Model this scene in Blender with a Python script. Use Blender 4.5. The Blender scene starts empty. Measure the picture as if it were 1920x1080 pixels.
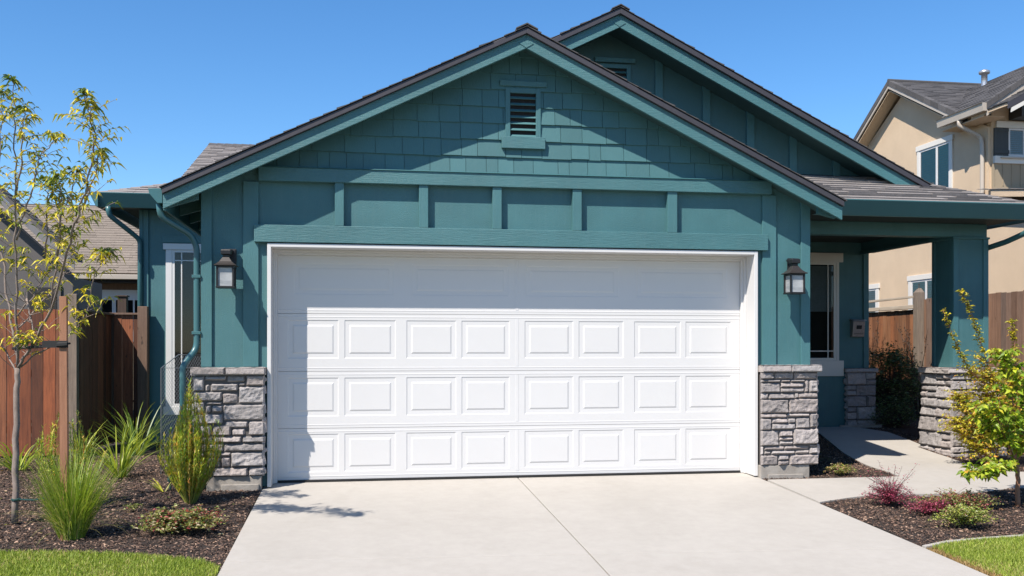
import bpy, math, random
import numpy as np
from mathutils import Vector, noise
R = random.Random(7)
scene = bpy.context.scene
col = scene.collection
rad = math.radians

# ------------------------------------------------------------------ helpers
OFF = {}
class M:
    """collects faces (world coordinates) and links them as one mesh object"""
    def __init__(s): s.v = []; s.f = []; s.c = []; s.mi = []
    def face(s, pts, c=(1, 1, 1), mi=0):
        b = len(s.v); s.v.extend(pts); s.f.append(tuple(range(b, b + len(pts)))); s.c.append(c); s.mi.append(mi)
    def poly(s, verts, faces, c=(1, 1, 1), mi=0):
        b = len(s.v); s.v.extend(verts)
        for f in faces: s.f.append(tuple(b + i for i in f)); s.c.append(c); s.mi.append(mi)
    def box(s, x0, x1, y0, y1, z0, z1, c=(1, 1, 1), mi=0):
        s.hexa([(x0, y0, z0), (x1, y0, z0), (x1, y1, z0), (x0, y1, z0)], [(x0, y0, z1), (x1, y0, z1), (x1, y1, z1), (x0, y1, z1)], c, mi)
    def hexa(s, bot, top, c=(1, 1, 1), mi=0):
        n = len(bot)
        fs = [tuple(reversed(range(n))), tuple(range(n, 2 * n))] + [(i, (i + 1) % n, n + (i + 1) % n, n + i) for i in range(n)]
        s.poly(list(bot) + list(top), fs, c, mi)
    def prism_y(s, xz, y0, y1, c=(1, 1, 1), mi=0):   # xz outline, counter-clockwise seen from the front (-Y)
        s.hexa([(x, y1, z) for x, z in xz], [(x, y0, z) for x, z in xz], c, mi)
    def prism_x(s, yz, x0, x1, c=(1, 1, 1), mi=0):
        s.hexa([(x0, y, z) for y, z in yz], [(x1, y, z) for y, z in yz], c, mi)
    def slab(s, pts, th, c=(1, 1, 1), mi=0):         # top outline with vertical thickness below
        s.hexa([(x, y, z - th) for x, y, z in pts], pts, c, mi)
    def tube(s, pts, rr, n=8, c=(1, 1, 1), mi=0, cap=True, sq=None):
        pts = [Vector(p) for p in pts]
        if not isinstance(rr, (list, tuple)): rr = [rr] * len(pts)
        rings = []; a0 = None
        for i, p in enumerate(pts):
            d = (pts[min(i + 1, len(pts) - 1)] - pts[max(i - 1, 0)]).normalized()
            if a0 is None:
                a0 = Vector((0, 0, 1)) if abs(d.z) < .9 else Vector((1, 0, 0))
            a = (a0 - d * a0.dot(d))
            a = a.normalized() if a.length > 1e-5 else d.orthogonal().normalized()
            a0 = a; b = d.cross(a)
            k = len(s.v) + 0
            ring = []
            for j in range(n):
                t = 2 * math.pi * j / n + (math.pi / 4 if sq else 0)
                e = 1.0
                if sq: e = sq
                ring.append(tuple(p + (a * math.cos(t) + b * math.sin(t) * e) * rr[i]))
            rings.append(ring)
        vs = [q for r in rings for q in r]; fs = []
        for i in range(len(rings) - 1):
            for j in range(n):
                fs.append((i * n + j, i * n + (j + 1) % n, (i + 1) * n + (j + 1) % n, (i + 1) * n + j))
        if cap:
            fs.append(tuple(reversed(range(n)))); fs.append(tuple((len(rings) - 1) * n + j for j in range(n)))
        s.poly(vs, fs, c, mi)
    def lathe(s, x, y, prof, n=16, c=(1, 1, 1), mi=0):
        vs = []; fs = []
        for r, z in prof:
            for j in range(n):
                t = 2 * math.pi * j / n; vs.append((x + r * math.cos(t), y + r * math.sin(t), z))
        for i in range(len(prof) - 1):
            for j in range(n):
                fs.append((i * n + j, i * n + (j + 1) % n, (i + 1) * n + (j + 1) % n, (i + 1) * n + j))
        s.poly(vs, fs, c, mi)
    def sqlathe(s, x, y, prof, c=(1, 1, 1), mi=0):
        vs = []; fs = []
        for r, z in prof: vs += [(x - r, y - r, z), (x + r, y - r, z), (x + r, y + r, z), (x - r, y + r, z)]
        for i in range(len(prof) - 1):
            for j in range(4):
                fs.append((i * 4 + j, i * 4 + (j + 1) % 4, (i + 1) * 4 + (j + 1) % 4, (i + 1) * 4 + j))
        n = len(prof) - 1
        fs.append((3, 2, 1, 0)); fs.append((n * 4, n * 4 + 1, n * 4 + 2, n * 4 + 3))
        s.poly(vs, fs, c, mi)
    def build(s, name, mats, parent=None, bevel=0, smooth=False, loc=None):
        off = OFF[parent.name] if parent is not None else Vector(loc if loc else (0, 0, 0))
        me = bpy.data.meshes.new(name)
        V = np.array(s.v, dtype=np.float32) - np.array(off, dtype=np.float32)
        lens = np.array([len(f) for f in s.f], dtype=np.int32)
        idx = np.fromiter((i for f in s.f for i in f), dtype=np.int32)
        me.vertices.add(len(V)); me.vertices.foreach_set('co', V.ravel())
        me.loops.add(len(idx)); me.loops.foreach_set('vertex_index', idx)
        me.polygons.add(len(lens))
        me.polygons.foreach_set('loop_start', np.concatenate(([0], np.cumsum(lens)[:-1])).astype(np.int32))
        me.polygons.foreach_set('loop_total', lens)
        me.polygons.foreach_set('material_index', np.array(s.mi, dtype=np.int32))
        me.polygons.foreach_set('use_smooth', np.full(len(lens), smooth))
        ca = me.color_attributes.new('Col', 'FLOAT_COLOR', 'CORNER')
        C = np.ones((len(idx), 4), dtype=np.float32)
        C[:, :3] = np.repeat(np.array(s.c, dtype=np.float32), lens, axis=0)
        ca.data.foreach_set('color', C.ravel())
        me.update(calc_edges=True); me.validate()
        if not isinstance(mats, (list, tuple)): mats = [mats]
        for m in mats: me.materials.append(m)
        o = bpy.data.objects.new(name, me); col.objects.link(o)
        if parent is not None: o.parent = parent
        else: o.location = off
        OFF[o.name] = off
        if bevel:
            b = o.modifiers.new('bevel', 'BEVEL'); b.width = bevel; b.segments = 2; b.limit_method = 'ANGLE'; b.angle_limit = rad(50)
        return o

def thing(name, loc, label, cat, group=None):
    o = bpy.data.objects.new(name, None); o.empty_display_size = .2; o.location = loc; col.objects.link(o)
    OFF[o.name] = Vector(loc); tag(o, label, cat, group); return o
def tag(o, label, cat, group=None, kind=None):
    o['label'] = label; o['category'] = cat
    if group: o['group'] = group
    if kind: o['kind'] = kind
    return o
def structure(o, label=None, cat=None):
    o['kind'] = 'structure'
    if label: o['label'] = label
    if cat: o['category'] = cat
    return o
def copy_thing(root, loc, rotz, label, group=None, scale=1):
    r = root.copy(); col.objects.link(r); r.location = loc; r.rotation_euler = (0, 0, rotz); r.scale = (scale,) * 3
    r['label'] = label
    if group: r['group'] = group
    OFF[r.name] = Vector(loc)
    for ch in root.children:
        c = ch.copy(); col.objects.link(c); c.parent = r
        for g in ch.children:
            d = g.copy(); col.objects.link(d); d.parent = c
    return r

# ------------------------------------------------------------------ materials
def newmat(name):
    m = bpy.data.materials.new(name); m.use_nodes = True
    nt = m.node_tree; b = nt.nodes['Principled BSDF']
    return m, nt, b
def N(nt, t, **k):
    n = nt.nodes.new(t)
    for a, v in k.items():
        if a.startswith('i_'): n.inputs[a[2:].replace('_', ' ')].default_value = v
        else: setattr(n, a, v)
    return n
KA = .80
def ramp(nt, src, stops):
    if any(abs(c[0] - c[2]) > 1e-4 or abs(c[0] - c[1]) > 1e-4 for p, c in stops): stops = [(p, tuple(q * KA for q in c)) for p, c in stops]
    r = nt.nodes.new('ShaderNodeValToRGB'); e = r.color_ramp.elements
    while len(e) < len(stops): e.new(.5)
    for i, (p, c) in enumerate(stops):
        e[i].position = p; e[i].color = (*c, 1) if len(c) == 3 else c
    nt.links.new(src, r.inputs['Fac']); return r.outputs['Color']
def coords(nt, scale=(1, 1, 1), src='Object'):
    t = nt.nodes.new('ShaderNodeTexCoord'); m = nt.nodes.new('ShaderNodeMapping'); m.inputs['Scale'].default_value = scale
    nt.links.new(t.outputs[src], m.inputs['Vector']); return m.outputs['Vector']
def noise_n(nt, vec, scale, detail=4, rough=.6):
    n = nt.nodes.new('ShaderNodeTexNoise'); n.inputs['Scale'].default_value = scale; n.inputs['Detail'].default_value = detail; n.inputs['Roughness'].default_value = rough
    nt.links.new(vec, n.inputs['Vector']); return n.outputs['Fac']
def mixc(nt, fac, a, b, mode='MIX'):
    m = nt.nodes.new('ShaderNodeMix'); m.data_type = 'RGBA'; m.blend_type = mode
    L = nt.links
    for sock, v in ((0, fac), (6, a), (7, b)):
        if hasattr(v, 'is_output'): L.new(v, m.inputs[sock])
        else: m.inputs[sock].default_value = v if sock == 0 else (*v, 1) if len(v) == 3 else v
    return m.outputs[2]
def bump(nt, b, h, strength=.3, dist=.01, prev=None):
    n = nt.nodes.new('ShaderNodeBump'); n.inputs['Strength'].default_value = strength; n.inputs['Distance'].default_value = dist
    nt.links.new(h, n.inputs['Height'])
    if prev: nt.links.new(prev, n.inputs['Normal'])
    nt.links.new(n.outputs['Normal'], b.inputs['Normal']); return n.outputs['Normal']
def vcol(nt):
    a = nt.nodes.new('ShaderNodeVertexColor'); a.layer_name = 'Col'; return a.outputs['Color']

def paint(name, c, rough=.55, grain='stucco', var=.06, bs=.35, bd=.004, useattr=True):
    m, nt, b = newmat(name); L = nt.links
    v = coords(nt)
    n1 = noise_n(nt, v, 1.3, 5, .6)
    d = tuple(x * (1 - var * 1.6) for x in c); e = tuple(min(1, x * (1 + var)) for x in c)
    cc = ramp(nt, n1, [(.3, d), (.7, e)])
    # rain streaks / faint chalking
    vs = coords(nt, (9, 9, .7)); n2 = noise_n(nt, vs, 1.6, 4, .7)
    cc = mixc(nt, ramp(nt, n2, [(.5, (0, 0, 0)), (.8, (var * 2.2,) * 3)]), cc, tuple(x * .7 + .06 for x in c))
    if useattr: cc = mixc(nt, 1.0, cc, vcol(nt), 'MULTIPLY')
    L.new(cc, b.inputs['Base Color'])
    b.inputs['Roughness'].default_value = rough
    if grain == 'stucco': h = noise_n(nt, v, 95, 3, .65); 
    elif grain == 'vert': h = noise_n(nt, coords(nt, (60, 60, 5)), 2.2, 5, .75)
    elif grain == 'horiz': h = noise_n(nt, coords(nt, (4, 40, 46)), 2.0, 6, .8)
    else: h = noise_n(nt, v, 30, 2, .5)
    bump(nt, b, h, bs, bd)
    return m

TEAL = (.058, .168, .181)
mt_siding = paint('teal siding', TEAL, .55, 'stucco', .10, .6, .006)
mt_board = paint('teal trim board', tuple(x * 1.06 for x in TEAL), .5, 'horiz', .09, .8, .008)
mt_vert = paint('teal vertical board', tuple(x * 1.04 for x in TEAL), .55, 'vert', .07, .6, .005)
mt_metal = paint('teal gutter metal', tuple(x * .88 for x in TEAL), .35, 'none', .04, .05, .002)
mt_white = paint('white door paint', (.69, .68, .668), .42, 'none', .012, .04, .002)
mt_trimw = paint('white trim paint', (.69, .68, .668), .45, 'none', .02, .05, .002)
mt_cream = paint('off white trim paint', (.72, .69, .63), .5, 'none', .03, .05, .002)
mt_stucco = paint('beige stucco', (.64, .49, .335), .85, 'stucco', .05, .7, .01)
mt_tan = paint('tan siding', (.34, .27, .18), .7, 'vert', .05, .4, .004)
mt_grayhouse = paint('gray brown siding', (.11, .10, .095), .75, 'horiz', .06, .4, .005)
mt_edge = paint('mauve gray rake edge', (.048, .044, .053), .55, 'none', .06, .1, .003)
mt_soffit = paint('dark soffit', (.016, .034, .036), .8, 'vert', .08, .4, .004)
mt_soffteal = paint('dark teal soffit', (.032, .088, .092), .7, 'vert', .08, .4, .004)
mt_gutterb = paint('beige gutter metal', (.48, .42, .35), .4, 'none', .04, .05, .002)
mt_greytrim = paint('grey trim', (.20, .19, .19), .6, 'none', .05, .05, .002)
mt_shutter = paint('dark gray shutter', (.045, .05, .052), .6, 'vert', .08, .3, .003)
mt_dark = paint('interior dark', (.012, .011, .010), .9, 'none', .1, .0, .002)

def simple(name, c, rough=.5, metal=0.0):
    m, nt, b = newmat(name); v = coords(nt); n = noise_n(nt, v, 40, 3, .6)
    nt.links.new(ramp(nt, n, [(.3, tuple(x * .85 for x in c)), (.7, tuple(min(1, x * 1.12) for x in c))]), b.inputs['Base Color'])
    b.inputs['Roughness'].default_value = rough; b.inputs['Metallic'].default_value = metal
    bump(nt, b, n, .08, .002); return m
mt_black = simple('black metal', (.022, .021, .022), .42, .3)
mt_bronze = simple('weathered bronze metal', (.042, .036, .033), .45, .3)
mt_rubber = simple('black rubber', (.012, .012, .012), .8)
mt_wire = simple('galvanised wire', (.33, .33, .34), .4, .8)
mt_alu = simple('galvanised flue metal', (.55, .55, .56), .35, .7)
mt_box = simple('brushed mailbox metal', (.36, .34, .33), .4, .5)
mt_greentie = simple('dark green tie', (.01, .05, .045), .5)
mt_blind = simple('blind slats', (.62, .66, .68), .6)
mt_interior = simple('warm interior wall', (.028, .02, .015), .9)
mt_greyblind = simple('grey green blind', (.36, .42, .40), .7)
mt_curtain = simple('grey roller blind', (.30, .32, .34), .9)

def glass(name, tint=(.9, .95, .95), refl=1.0):
    m, nt, b = newmat(name); L = nt.links
    nt.nodes.remove(b); out = nt.nodes['Material Output']
    tr = N(nt, 'ShaderNodeBsdfTransparent'); tr.inputs['Color'].default_value = (*tint, 1)
    gl = N(nt, 'ShaderNodeBsdfGlossy'); gl.inputs['Roughness'].default_value = .015; gl.inputs['Color'].default_value = (.95, .97, 1, 1)
    fr = N(nt, 'ShaderNodeFresnel'); fr.inputs['IOR'].default_value = 1.5 * refl
    n = noise_n(nt, coords(nt), 1.4, 1, .5)
    bp = N(nt, 'ShaderNodeBump'); bp.inputs['Strength'].default_value = .03; bp.inputs['Distance'].default_value = .02; L.new(n, bp.inputs['Height'])
    L.new(bp.outputs['Normal'], gl.inputs['Normal'])
    mx = N(nt, 'ShaderNodeMixShader'); L.new(fr.outputs['Fac'], mx.inputs['Fac']); L.new(tr.outputs[0], mx.inputs[1]); L.new(gl.outputs[0], mx.inputs[2])
    L.new(mx.outputs[0], out.inputs['Surface']); return m
mt_glass = glass('window glass', (.62, .68, .68))
mt_glassd = glass('tinted window glass', (.62, .86, .76))
m, nt, b = newmat('frosted lantern glass'); b.inputs['Base Color'].default_value = (.62, .64, .65, 1); b.inputs['Roughness'].default_value = .25
b.inputs['Subsurface Weight'].default_value = .0
nt.links.new(ramp(nt, noise_n(nt, coords(nt, (1, 1, 3)), 9, 2, .5), [(.3, (.27, .285, .30)), (.7, (.46, .47, .475))]), b.inputs['Base Color']); mt_frost = m

# concrete
m, nt, b = newmat('pale concrete'); v = coords(nt)
n1 = noise_n(nt, v, .9, 6, .65); n2 = noise_n(nt, v, 9, 5, .7); n3 = noise_n(nt, coords(nt, (4, 160, 4)), 1, 3, .6)
c1 = ramp(nt, n1, [(.28, (.385, .358, .318)), (.5, (.43, .402, .36)), (.75, (.46, .432, .39))])
c1 = mixc(nt, .35, c1, ramp(nt, n2, [(.3, (.365, .338, .30)), (.7, (.48, .45, .41))]))
st_ = noise_n(nt, coords(nt, (1, .45, 1)), .55, 7, .75); c1 = mixc(nt, ramp(nt, st_, [(.52, (0, 0, 0)), (.72, (.30, .30, .30))]), c1, (.25, .235, .205)); sp = noise_n(nt, v, 60, 2, .5); c1 = mixc(nt, ramp(nt, sp, [(.68, (0, 0, 0)), (.78, (.35, .35, .35))]), c1, (.30, .28, .25))
nt.links.new(c1, b.inputs['Base Color']); b.inputs['Roughness'].default_value = .82
q = bump(nt, b, n3, .25, .004); bump(nt, b, noise_n(nt, v, 140, 3, .7), .35, .003, q); mt_conc = m
# rough foundation concrete
m, nt, b = newmat('foundation concrete'); v = coords(nt)
nt.links.new(ramp(nt, noise_n(nt, v, 5, 6, .7), [(.3, (.24, .21, .18)), (.7, (.40, .37, .33))]), b.inputs['Base Color']); b.inputs['Roughness'].default_value = .9
bump(nt, b, noise_n(nt, v, 60, 4, .7), .6, .006); mt_found = m
# stone veneer: per-stone tint from the attribute
m, nt, b = newmat('cut stone'); v = coords(nt)
n1 = noise_n(nt, v, 22, 7, .72); n2 = noise_n(nt, v, 120, 4, .7)
c1 = ramp(nt, n1, [(.25, (.21, .186, .178)), (.5, (.34, .308, .296)), (.78, (.46, .42, .40))])
c1 = mixc(nt, .35, c1, ramp(nt, n2, [(.3, (.18, .162, .155)), (.7, (.58, .53, .505))]))
c1 = mixc(nt, 1.0, c1, vcol(nt), 'MULTIPLY'); nt.links.new(c1, b.inputs['Base Color']); b.inputs['Roughness'].default_value = .88
q = bump(nt, b, n1, .8, .016); bump(nt, b, n2, .7, .005, q); mt_stone = m
mt_mortar = simple('dark mortar', (.11, .10, .095), .95)
# shingles
def shingle_mat(name, a, bb):
    m, nt, b = newmat(name); v = coords(nt)
    n1 = noise_n(nt, v, 14, 5, .7); n2 = noise_n(nt, v, 230, 2, .6)
    c1 = ramp(nt, n1, [(.3, a), (.7, bb)]); c1 = mixc(nt, .5, c1, ramp(nt, n2, [(.35, tuple(x * .45 for x in a)), (.65, tuple(min(1, x * 1.5) for x in bb))]))
    c1 = mixc(nt, 1.0, c1, vcol(nt), 'MULTIPLY'); nt.links.new(c1, b.inputs['Base Color']); b.inputs['Roughness'].default_value = .92
    bump(nt, b, n2, .6, .004); return m
mt_shingle = shingle_mat('asphalt shingle', (.19, .172, .16), (.29, .265, .25))
mt_shdark = shingle_mat('dark asphalt shingle', (.062, .059, .060), (.105, .10, .10))
mt_shbrown = shingle_mat('brown grey shingle', (.155, .125, .10), (.25, .21, .17))
# wood
def wood(name, a, bb, sc=(26, 26, 1.6), rough=.75):
    m, nt, b = newmat(name); v = coords(nt, sc)
    n1 = noise_n(nt, v, 1.5, 7, .7); n2 = noise_n(nt, coords(nt), 1.7, 4, .6)
    c1 = ramp(nt, n1, [(.3, a), (.7, bb)]); c1 = mixc(nt, ramp(nt, n2, [(.5, (0, 0, 0)), (.8, (.5, .5, .5))]), c1, tuple(x * .55 for x in a))
    kn = noise_n(nt, coords(nt, (9, 9, 3)), 2.3, 2, .4); c1 = mixc(nt, ramp(nt, kn, [(.70, (0, 0, 0)), (.76, (.8, .8, .8))]), c1, tuple(x * .3 for x in a))
    c1 = mixc(nt, 1.0, c1, vcol(nt), 'MULTIPLY'); nt.links.new(c1, b.inputs['Base Color']); b.inputs['Roughness'].default_value = rough
    bump(nt, b, n1, .5, .006); return m
mt_red = wood('stained cedar', (.11, .034, .013), (.29, .105, .042))
mt_stake = wood('raw stake wood', (.25, .105, .055), (.42, .20, .11))
mt_weath = wood('weathered grey wood', (.15, .115, .09), (.30, .24, .19))
mt_brownw = wood('brown weathered board', (.11, .062, .04), (.22, .135, .09))
mt_palew = wood('sunbleached rail', (.40, .33, .25), (.58, .50, .40), (26, 1.6, 26))
mt_bark = wood('young bark', (.17, .125, .10), (.36, .29, .25), (20, 20, 7), .85)
mt_barkd = wood('dark twig bark', (.035, .022, .016), (.09, .06, .045), (20, 20, 7), .85)
# leaves
def leafmat(name, trans=.35, rough=.5):
    m, nt, b = newmat(name); L = nt.links; out = nt.nodes['Material Output']
    c = vcol(nt); L.new(c, b.inputs['Base Color']); b.inputs['Roughness'].default_value = rough
    tr = N(nt, 'ShaderNodeBsdfTranslucent'); L.new(mixc(nt, 1.0, c, (1.2, 1.25, .6), 'MULTIPLY'), tr.inputs['Color'])
    mx = N(nt, 'ShaderNodeMixShader'); mx.inputs['Fac'].default_value = trans
    L.new(b.outputs[0], mx.inputs[1]); L.new(tr.outputs[0], mx.inputs[2]); L.new(mx.outputs[0], out.inputs['Surface']); return m
mt_leaf = leafmat('leaf'); mt_blade = leafmat('grass blade', .3, .45); mt_lawn = leafmat('lawn blade', .3, .6)
# mulch chips / soil
m, nt, b = newmat('bark mulch soil'); v = coords(nt); n1 = noise_n(nt, v, 45, 5, .7)
nt.links.new(ramp(nt, n1, [(.3, (.012, .008, .006)), (.7, (.055, .035, .026))]), b.inputs['Base Color']); b.inputs['Roughness'].default_value = .95
bump(nt, b, n1, 1.0, .03); mt_soil = m
m, nt, b = newmat('bark chip'); nt.links.new(vcol(nt), b.inputs['Base Color']); b.inputs['Roughness'].default_value = .8; mt_chip = m
m, nt, b = newmat('turf soil'); v = coords(nt); n1 = noise_n(nt, v, 6, 5, .7)
nt.links.new(ramp(nt, n1, [(.3, (.05, .075, .018)), (.7, (.10, .13, .035))]), b.inputs['Base Color']); b.inputs['Roughness'].default_value = .95
bump(nt, b, noise_n(nt, v, 60, 4, .7), 1.0, .02); mt_turf = m
m, nt, b = newmat('dry ground'); v = coords(nt); n1 = noise_n(nt, v, .6, 7, .7)
nt.links.new(ramp(nt, n1, [(.3, (.09, .08, .05)), (.7, (.17, .15, .10))]), b.inputs['Base Color']); b.inputs['Roughness'].default_value = .95
bump(nt, b, noise_n(nt, v, 20, 4, .7), .6, .03); mt_ground = m

# ------------------------------------------------------------------ terrain
SL = .0447
def ss(a, b, x):
    t = max(0, min(1, (x - a) / (b - a))); return t * t * (3 - 2 * t)
def gh(x, y):
    z = SL * max(-8, min(y, 0))
    return z + .2 * ss(4.7, 5.4, x) * ss(.5, 3.3, y)
def in_poly(x, y, P):
    r = False; j = len(P) - 1
    for i in range(len(P)):
        xi, yi = P[i]; xj, yj = P[j]
        if (yi > y) != (yj > y) and x < (xj - xi) * (y - yi) / (yj - yi) + xi: r = not r
        j = i
    return r
M1 = M()
xs = [-300, -60, -20, -8, -4, 0, 4, 4.7, 5.1, 5.5, 7, 10, 20, 60, 300]; ys = [-300, -60, -20, -8, -4, 0, .5, 1, 1.5, 2, 2.5, 3, 3.4, 5, 8, 20, 60, 300]
vv = [(x, y, gh(x, y) - .05) for y in ys for x in xs]; n = len(xs)
M1.poly(vv, [(j * n + i, j * n + i + 1, (j + 1) * n + i + 1, (j + 1) * n + i) for j in range(len(ys) - 1) for i in range(n - 1)])
structure(M1.build('ground', mt_ground))

WALK = [(4.232, -.282), (5.735, -.276), (5.80, .35), (6.02, 1.5), (6.5, 3.38), (7.12, 3.38), (7.36, 2.7), (7.3, 1.75), (7.17, 1.68), (7.17, 1.05), (7.08, .5), (7.05, -.12), (7.6, -.26), (9.5, -.35), (9.5, -1.1), (7.2, -1.02), (6.5, -1.03), (6.05, -1.17), (5.5, -1.2), (5.05, -1.13), (4.6, -1.27), (4.232, -1.42)]
LAWNL = [(-14, -2.15), (-4, -2.22), (-2.542, -2.318), (-2.166, -2.369), (-1.781, -2.45), (-1.387, -2.591), (-1.07, -2.76), (-.925, -2.945), (-.92, -9.5), (-14, -9.5)]
LAWNR = [(4.228, -3.10), (4.504, -2.985), (4.86, -2.925), (5.215, -2.885), (7, -2.80), (14, -2.7), (14, -9.5), (4.228, -9.5)]
def sheet(P, name, mat, dz, cell=.25):
    mm = M(); x0 = min(p[0] for p in P); x1 = max(p[0] for p in P); y0 = min(p[1] for p in P); y1 = max(p[1] for p in P)
    import bmesh
    bm = bmesh.new(); vs = [bm.verts.new((x, y, 0)) for x, y in P]; bm.faces.new(vs)
    for k in range(1, int((x1 - x0) / cell) + 1):
        bmesh.ops.bisect_plane(bm, geom=bm.faces[:] + bm.edges[:] + bm.verts[:], plane_co=(x0 + k * cell, 0, 0), plane_no=(1, 0, 0))
    for k in range(1, int((y1 - y0) / cell) + 1):
        bmesh.ops.bisect_plane(bm, geom=bm.faces[:] + bm.edges[:] + bm.verts[:], plane_co=(0, y0 + k * cell, 0), plane_no=(0, 1, 0))
    bm.normal_update(); bm.faces.ensure_lookup_table()
    if bm.faces[0].normal.z < 0: bmesh.ops.reverse_faces(bm, faces=bm.faces[:])
    for v_ in bm.verts: v_.co.z = gh(v_.co.x, v_.co.y) + dz(v_.co.x, v_.co.y)
    return bm
def bm_obj(bm, name, mat, thick=0):
    me = bpy.data.meshes.new(name); bm.to_mesh(me); bm.free(); me.materials.append(mat)
    o = bpy.data.objects.new(name, me); col.objects.link(o)
    if thick:
        s = o.modifiers.new('thickness', 'SOLIDIFY'); s.thickness = thick; s.offset = -1
        b = o.modifiers.new('edge', 'BEVEL'); b.width = .006; b.segments = 2; b.limit_method = 'ANGLE'; b.angle_limit = rad(50)
    return o
def lump(x, y): return .02 * noise.noise(Vector((x * 1.3, y * 1.3, 0))) + .008 * noise.noise(Vector((x * 6, y * 6, 3)))
BEDL = [(-9, 6.0), (-9, -2.12), (-4, -2.2), (-2.54, -2.3), (-2.166, -2.35), (-1.781, -2.43), (-1.387, -2.57), (-1.06, -2.75), (-.93, -2.96), (-.93, -.02), (-1.5, 0), (-1.5, 4.66), (-3.0, 4.66), (-3.0, 6)]
BEDR = [(4.235, -.02), (4.235, -3.06), (4.5, -2.965), (4.86, -2.9), (5.215, -2.86), (7, -2.78), (14, -2.68), (14, 9), (4.84, 9), (4.84, -.02)]
def mdz(x, y):
    e = -.012 + lump(x, y)
    if y > 2.9 and x < 0: e += 0
    return e
structure(bm_obj(sheet(BEDL, 'mulch_bed', None, mdz, .12), 'mulch_bed', mt_soil), 'dark bark mulch bed left of the driveway', 'mulch bed')
structure(bm_obj(sheet(BEDR, 'mulch_bed', None, mdz, .12), 'mulch_bed', mt_soil), 'dark bark mulch bed right of the driveway', 'mulch bed')
structure(bm_obj(sheet(LAWNL, 'lawn_soil', None, lambda x, y: -.012, .5), 'lawn_soil', mt_turf), 'turf left of the driveway', 'lawn')
structure(bm_obj(sheet(LAWNR, 'lawn_soil', None, lambda x, y: -.012, .5), 'lawn_soil', mt_turf), 'turf right of the driveway', 'lawn')
structure(bm_obj(sheet(WALK, 'walkway', None, lambda x, y: .004, .25), 'walkway', mt_conc, .1), 'pale concrete walkway to the porch', 'walkway')
# driveway of four slabs with narrow control joints
def slabq(mm, q, dz=.0, th=.1):
    # round the joint edges slightly: top outline inset
    top = [(x, y, SL * min(y, 0) + dz) for x, y in q]
    cx = sum(p[0] for p in q) / 4; cy = sum(p[1] for p in q) / 4
    mm.hexa([(x, y, z - th) for x, y, z in top], [(x, y, z) for x, y, z in top])
mm = M(); g = .005
XL, XR, XJ = -.918, 4.224, 1.672
slabq(mm, [(XL, -2.78 + g), (XJ - g, -2.92 + g), (XJ - g, .30), (-.86, .30)][0:4] if False else [(XL, -2.78 + g), (XJ - g, -2.92 + g), (XJ - g, .30), (XL, .30)])
slabq(mm, [(XJ + g, -2.92 + g), (XR, -3.08 + g), (XR, .30), (XJ + g, .30)])
slabq(mm, [(XL, -6.2), (XJ - g, -6.2), (XJ - g, -2.92 - g), (XL, -2.78 - g)])
slabq(mm, [(XJ + g, -6.2), (XR, -6.2), (XR, -3.08 - g), (XJ + g, -2.92 - g)])
slabq(mm, [(XL, -9.5), (XJ - g, -9.5), (XJ - g, -6.2 - 2 * g), (XL, -6.2 - 2 * g)])
slabq(mm, [(XJ + g, -9.5), (XR, -9.5), (XR, -6.2 - 2 * g), (XJ + g, -6.2 - 2 * g)])
structure(mm.build('driveway', mt_conc, bevel=.004), 'pale concrete driveway with a control joint', 'driveway')
mm = M()   # thin concrete edging of the right lawn
for i in range(4):
    a = LAWNR[i]; c_ = LAWNR[i + 1]
    mm.hexa([(a[0], a[1], gh(*a) - .08), (c_[0], c_[1], gh(*c_) - .08), (c_[0], c_[1] + .05, gh(*c_) - .08), (a[0], a[1] + .05, gh(*a) - .08)],
            [(a[0], a[1], gh(*a) + .012), (c_[0], c_[1], gh(*c_) + .012), (c_[0], c_[1] + .05, gh(*c_) + .012), (a[0], a[1] + .05, gh(*a) + .012)])
structure(mm.build('lawn_kerb', mt_conc), 'thin concrete edging between mulch and right lawn', 'kerb')

# ------------------------------------------------------------------ chips and turf
def scatter_chips(P, dens, name, label, ymin=-4, near=None):
    mm = M(); x0 = min(p[0] for p in P); x1 = max(p[0] for p in P); y0 = min(p[1] for p in P); y1 = max(p[1] for p in P)
    rr = random.Random(11)
    cnt = int(dens * (x1 - x0) * (y1 - y0))
    for _ in range(cnt):
        x = rr.uniform(x0, x1); y = rr.uniform(y0, y1)
        if not in_poly(x, y, P) or in_poly(x, y, WALK): continue
        z = gh(x, y) + lump(x, y) - .012 + rr.uniform(.001, .010)
        L = rr.uniform(.010, .032); w = L * rr.uniform(.25, .6); a = rr.uniform(0, 6.28); tl = rr.uniform(-.5, .5); tr = rr.uniform(-.6, .6)
        ux, uy = math.cos(a), math.sin(a)
        k = rr.random(); br = rr.uniform(.4, 1.25)
        cc = (.060, .034, .023) if k < .55 else (.135, .078, .052) if k < .86 else (.30, .195, .135)
        cc = tuple(q * br for q in cc)
        p0 = (x - ux * L / 2, y - uy * L / 2, z - tl * L / 2); p1 = (x + ux * L / 2, y + uy * L / 2, z + tl * L / 2)
        vx, vy = -uy * w / 2, ux * w / 2; dz = tr * w / 2; t = rr.uniform(.003, .007)
        vs = [(p0[0] - vx, p0[1] - vy, p0[2] - dz), (p1[0] - vx * .5, p1[1] - vy * .5, p1[2] - dz), (p1[0] + vx * .8, p1[1] + vy * .8, p1[2] + dz), (p0[0] + vx * .7, p0[1] + vy * .7, p0[2] + dz),
              ((p0[0] + p1[0]) / 2, (p0[1] + p1[1]) / 2, z + t)]
        mm.poly(vs, [(0, 1, 4), (1, 2, 4), (2, 3, 4), (3, 0, 4)], cc)
    return tag(mm.build(name, mt_chip), label, 'bark chips', kind='stuff')
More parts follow.
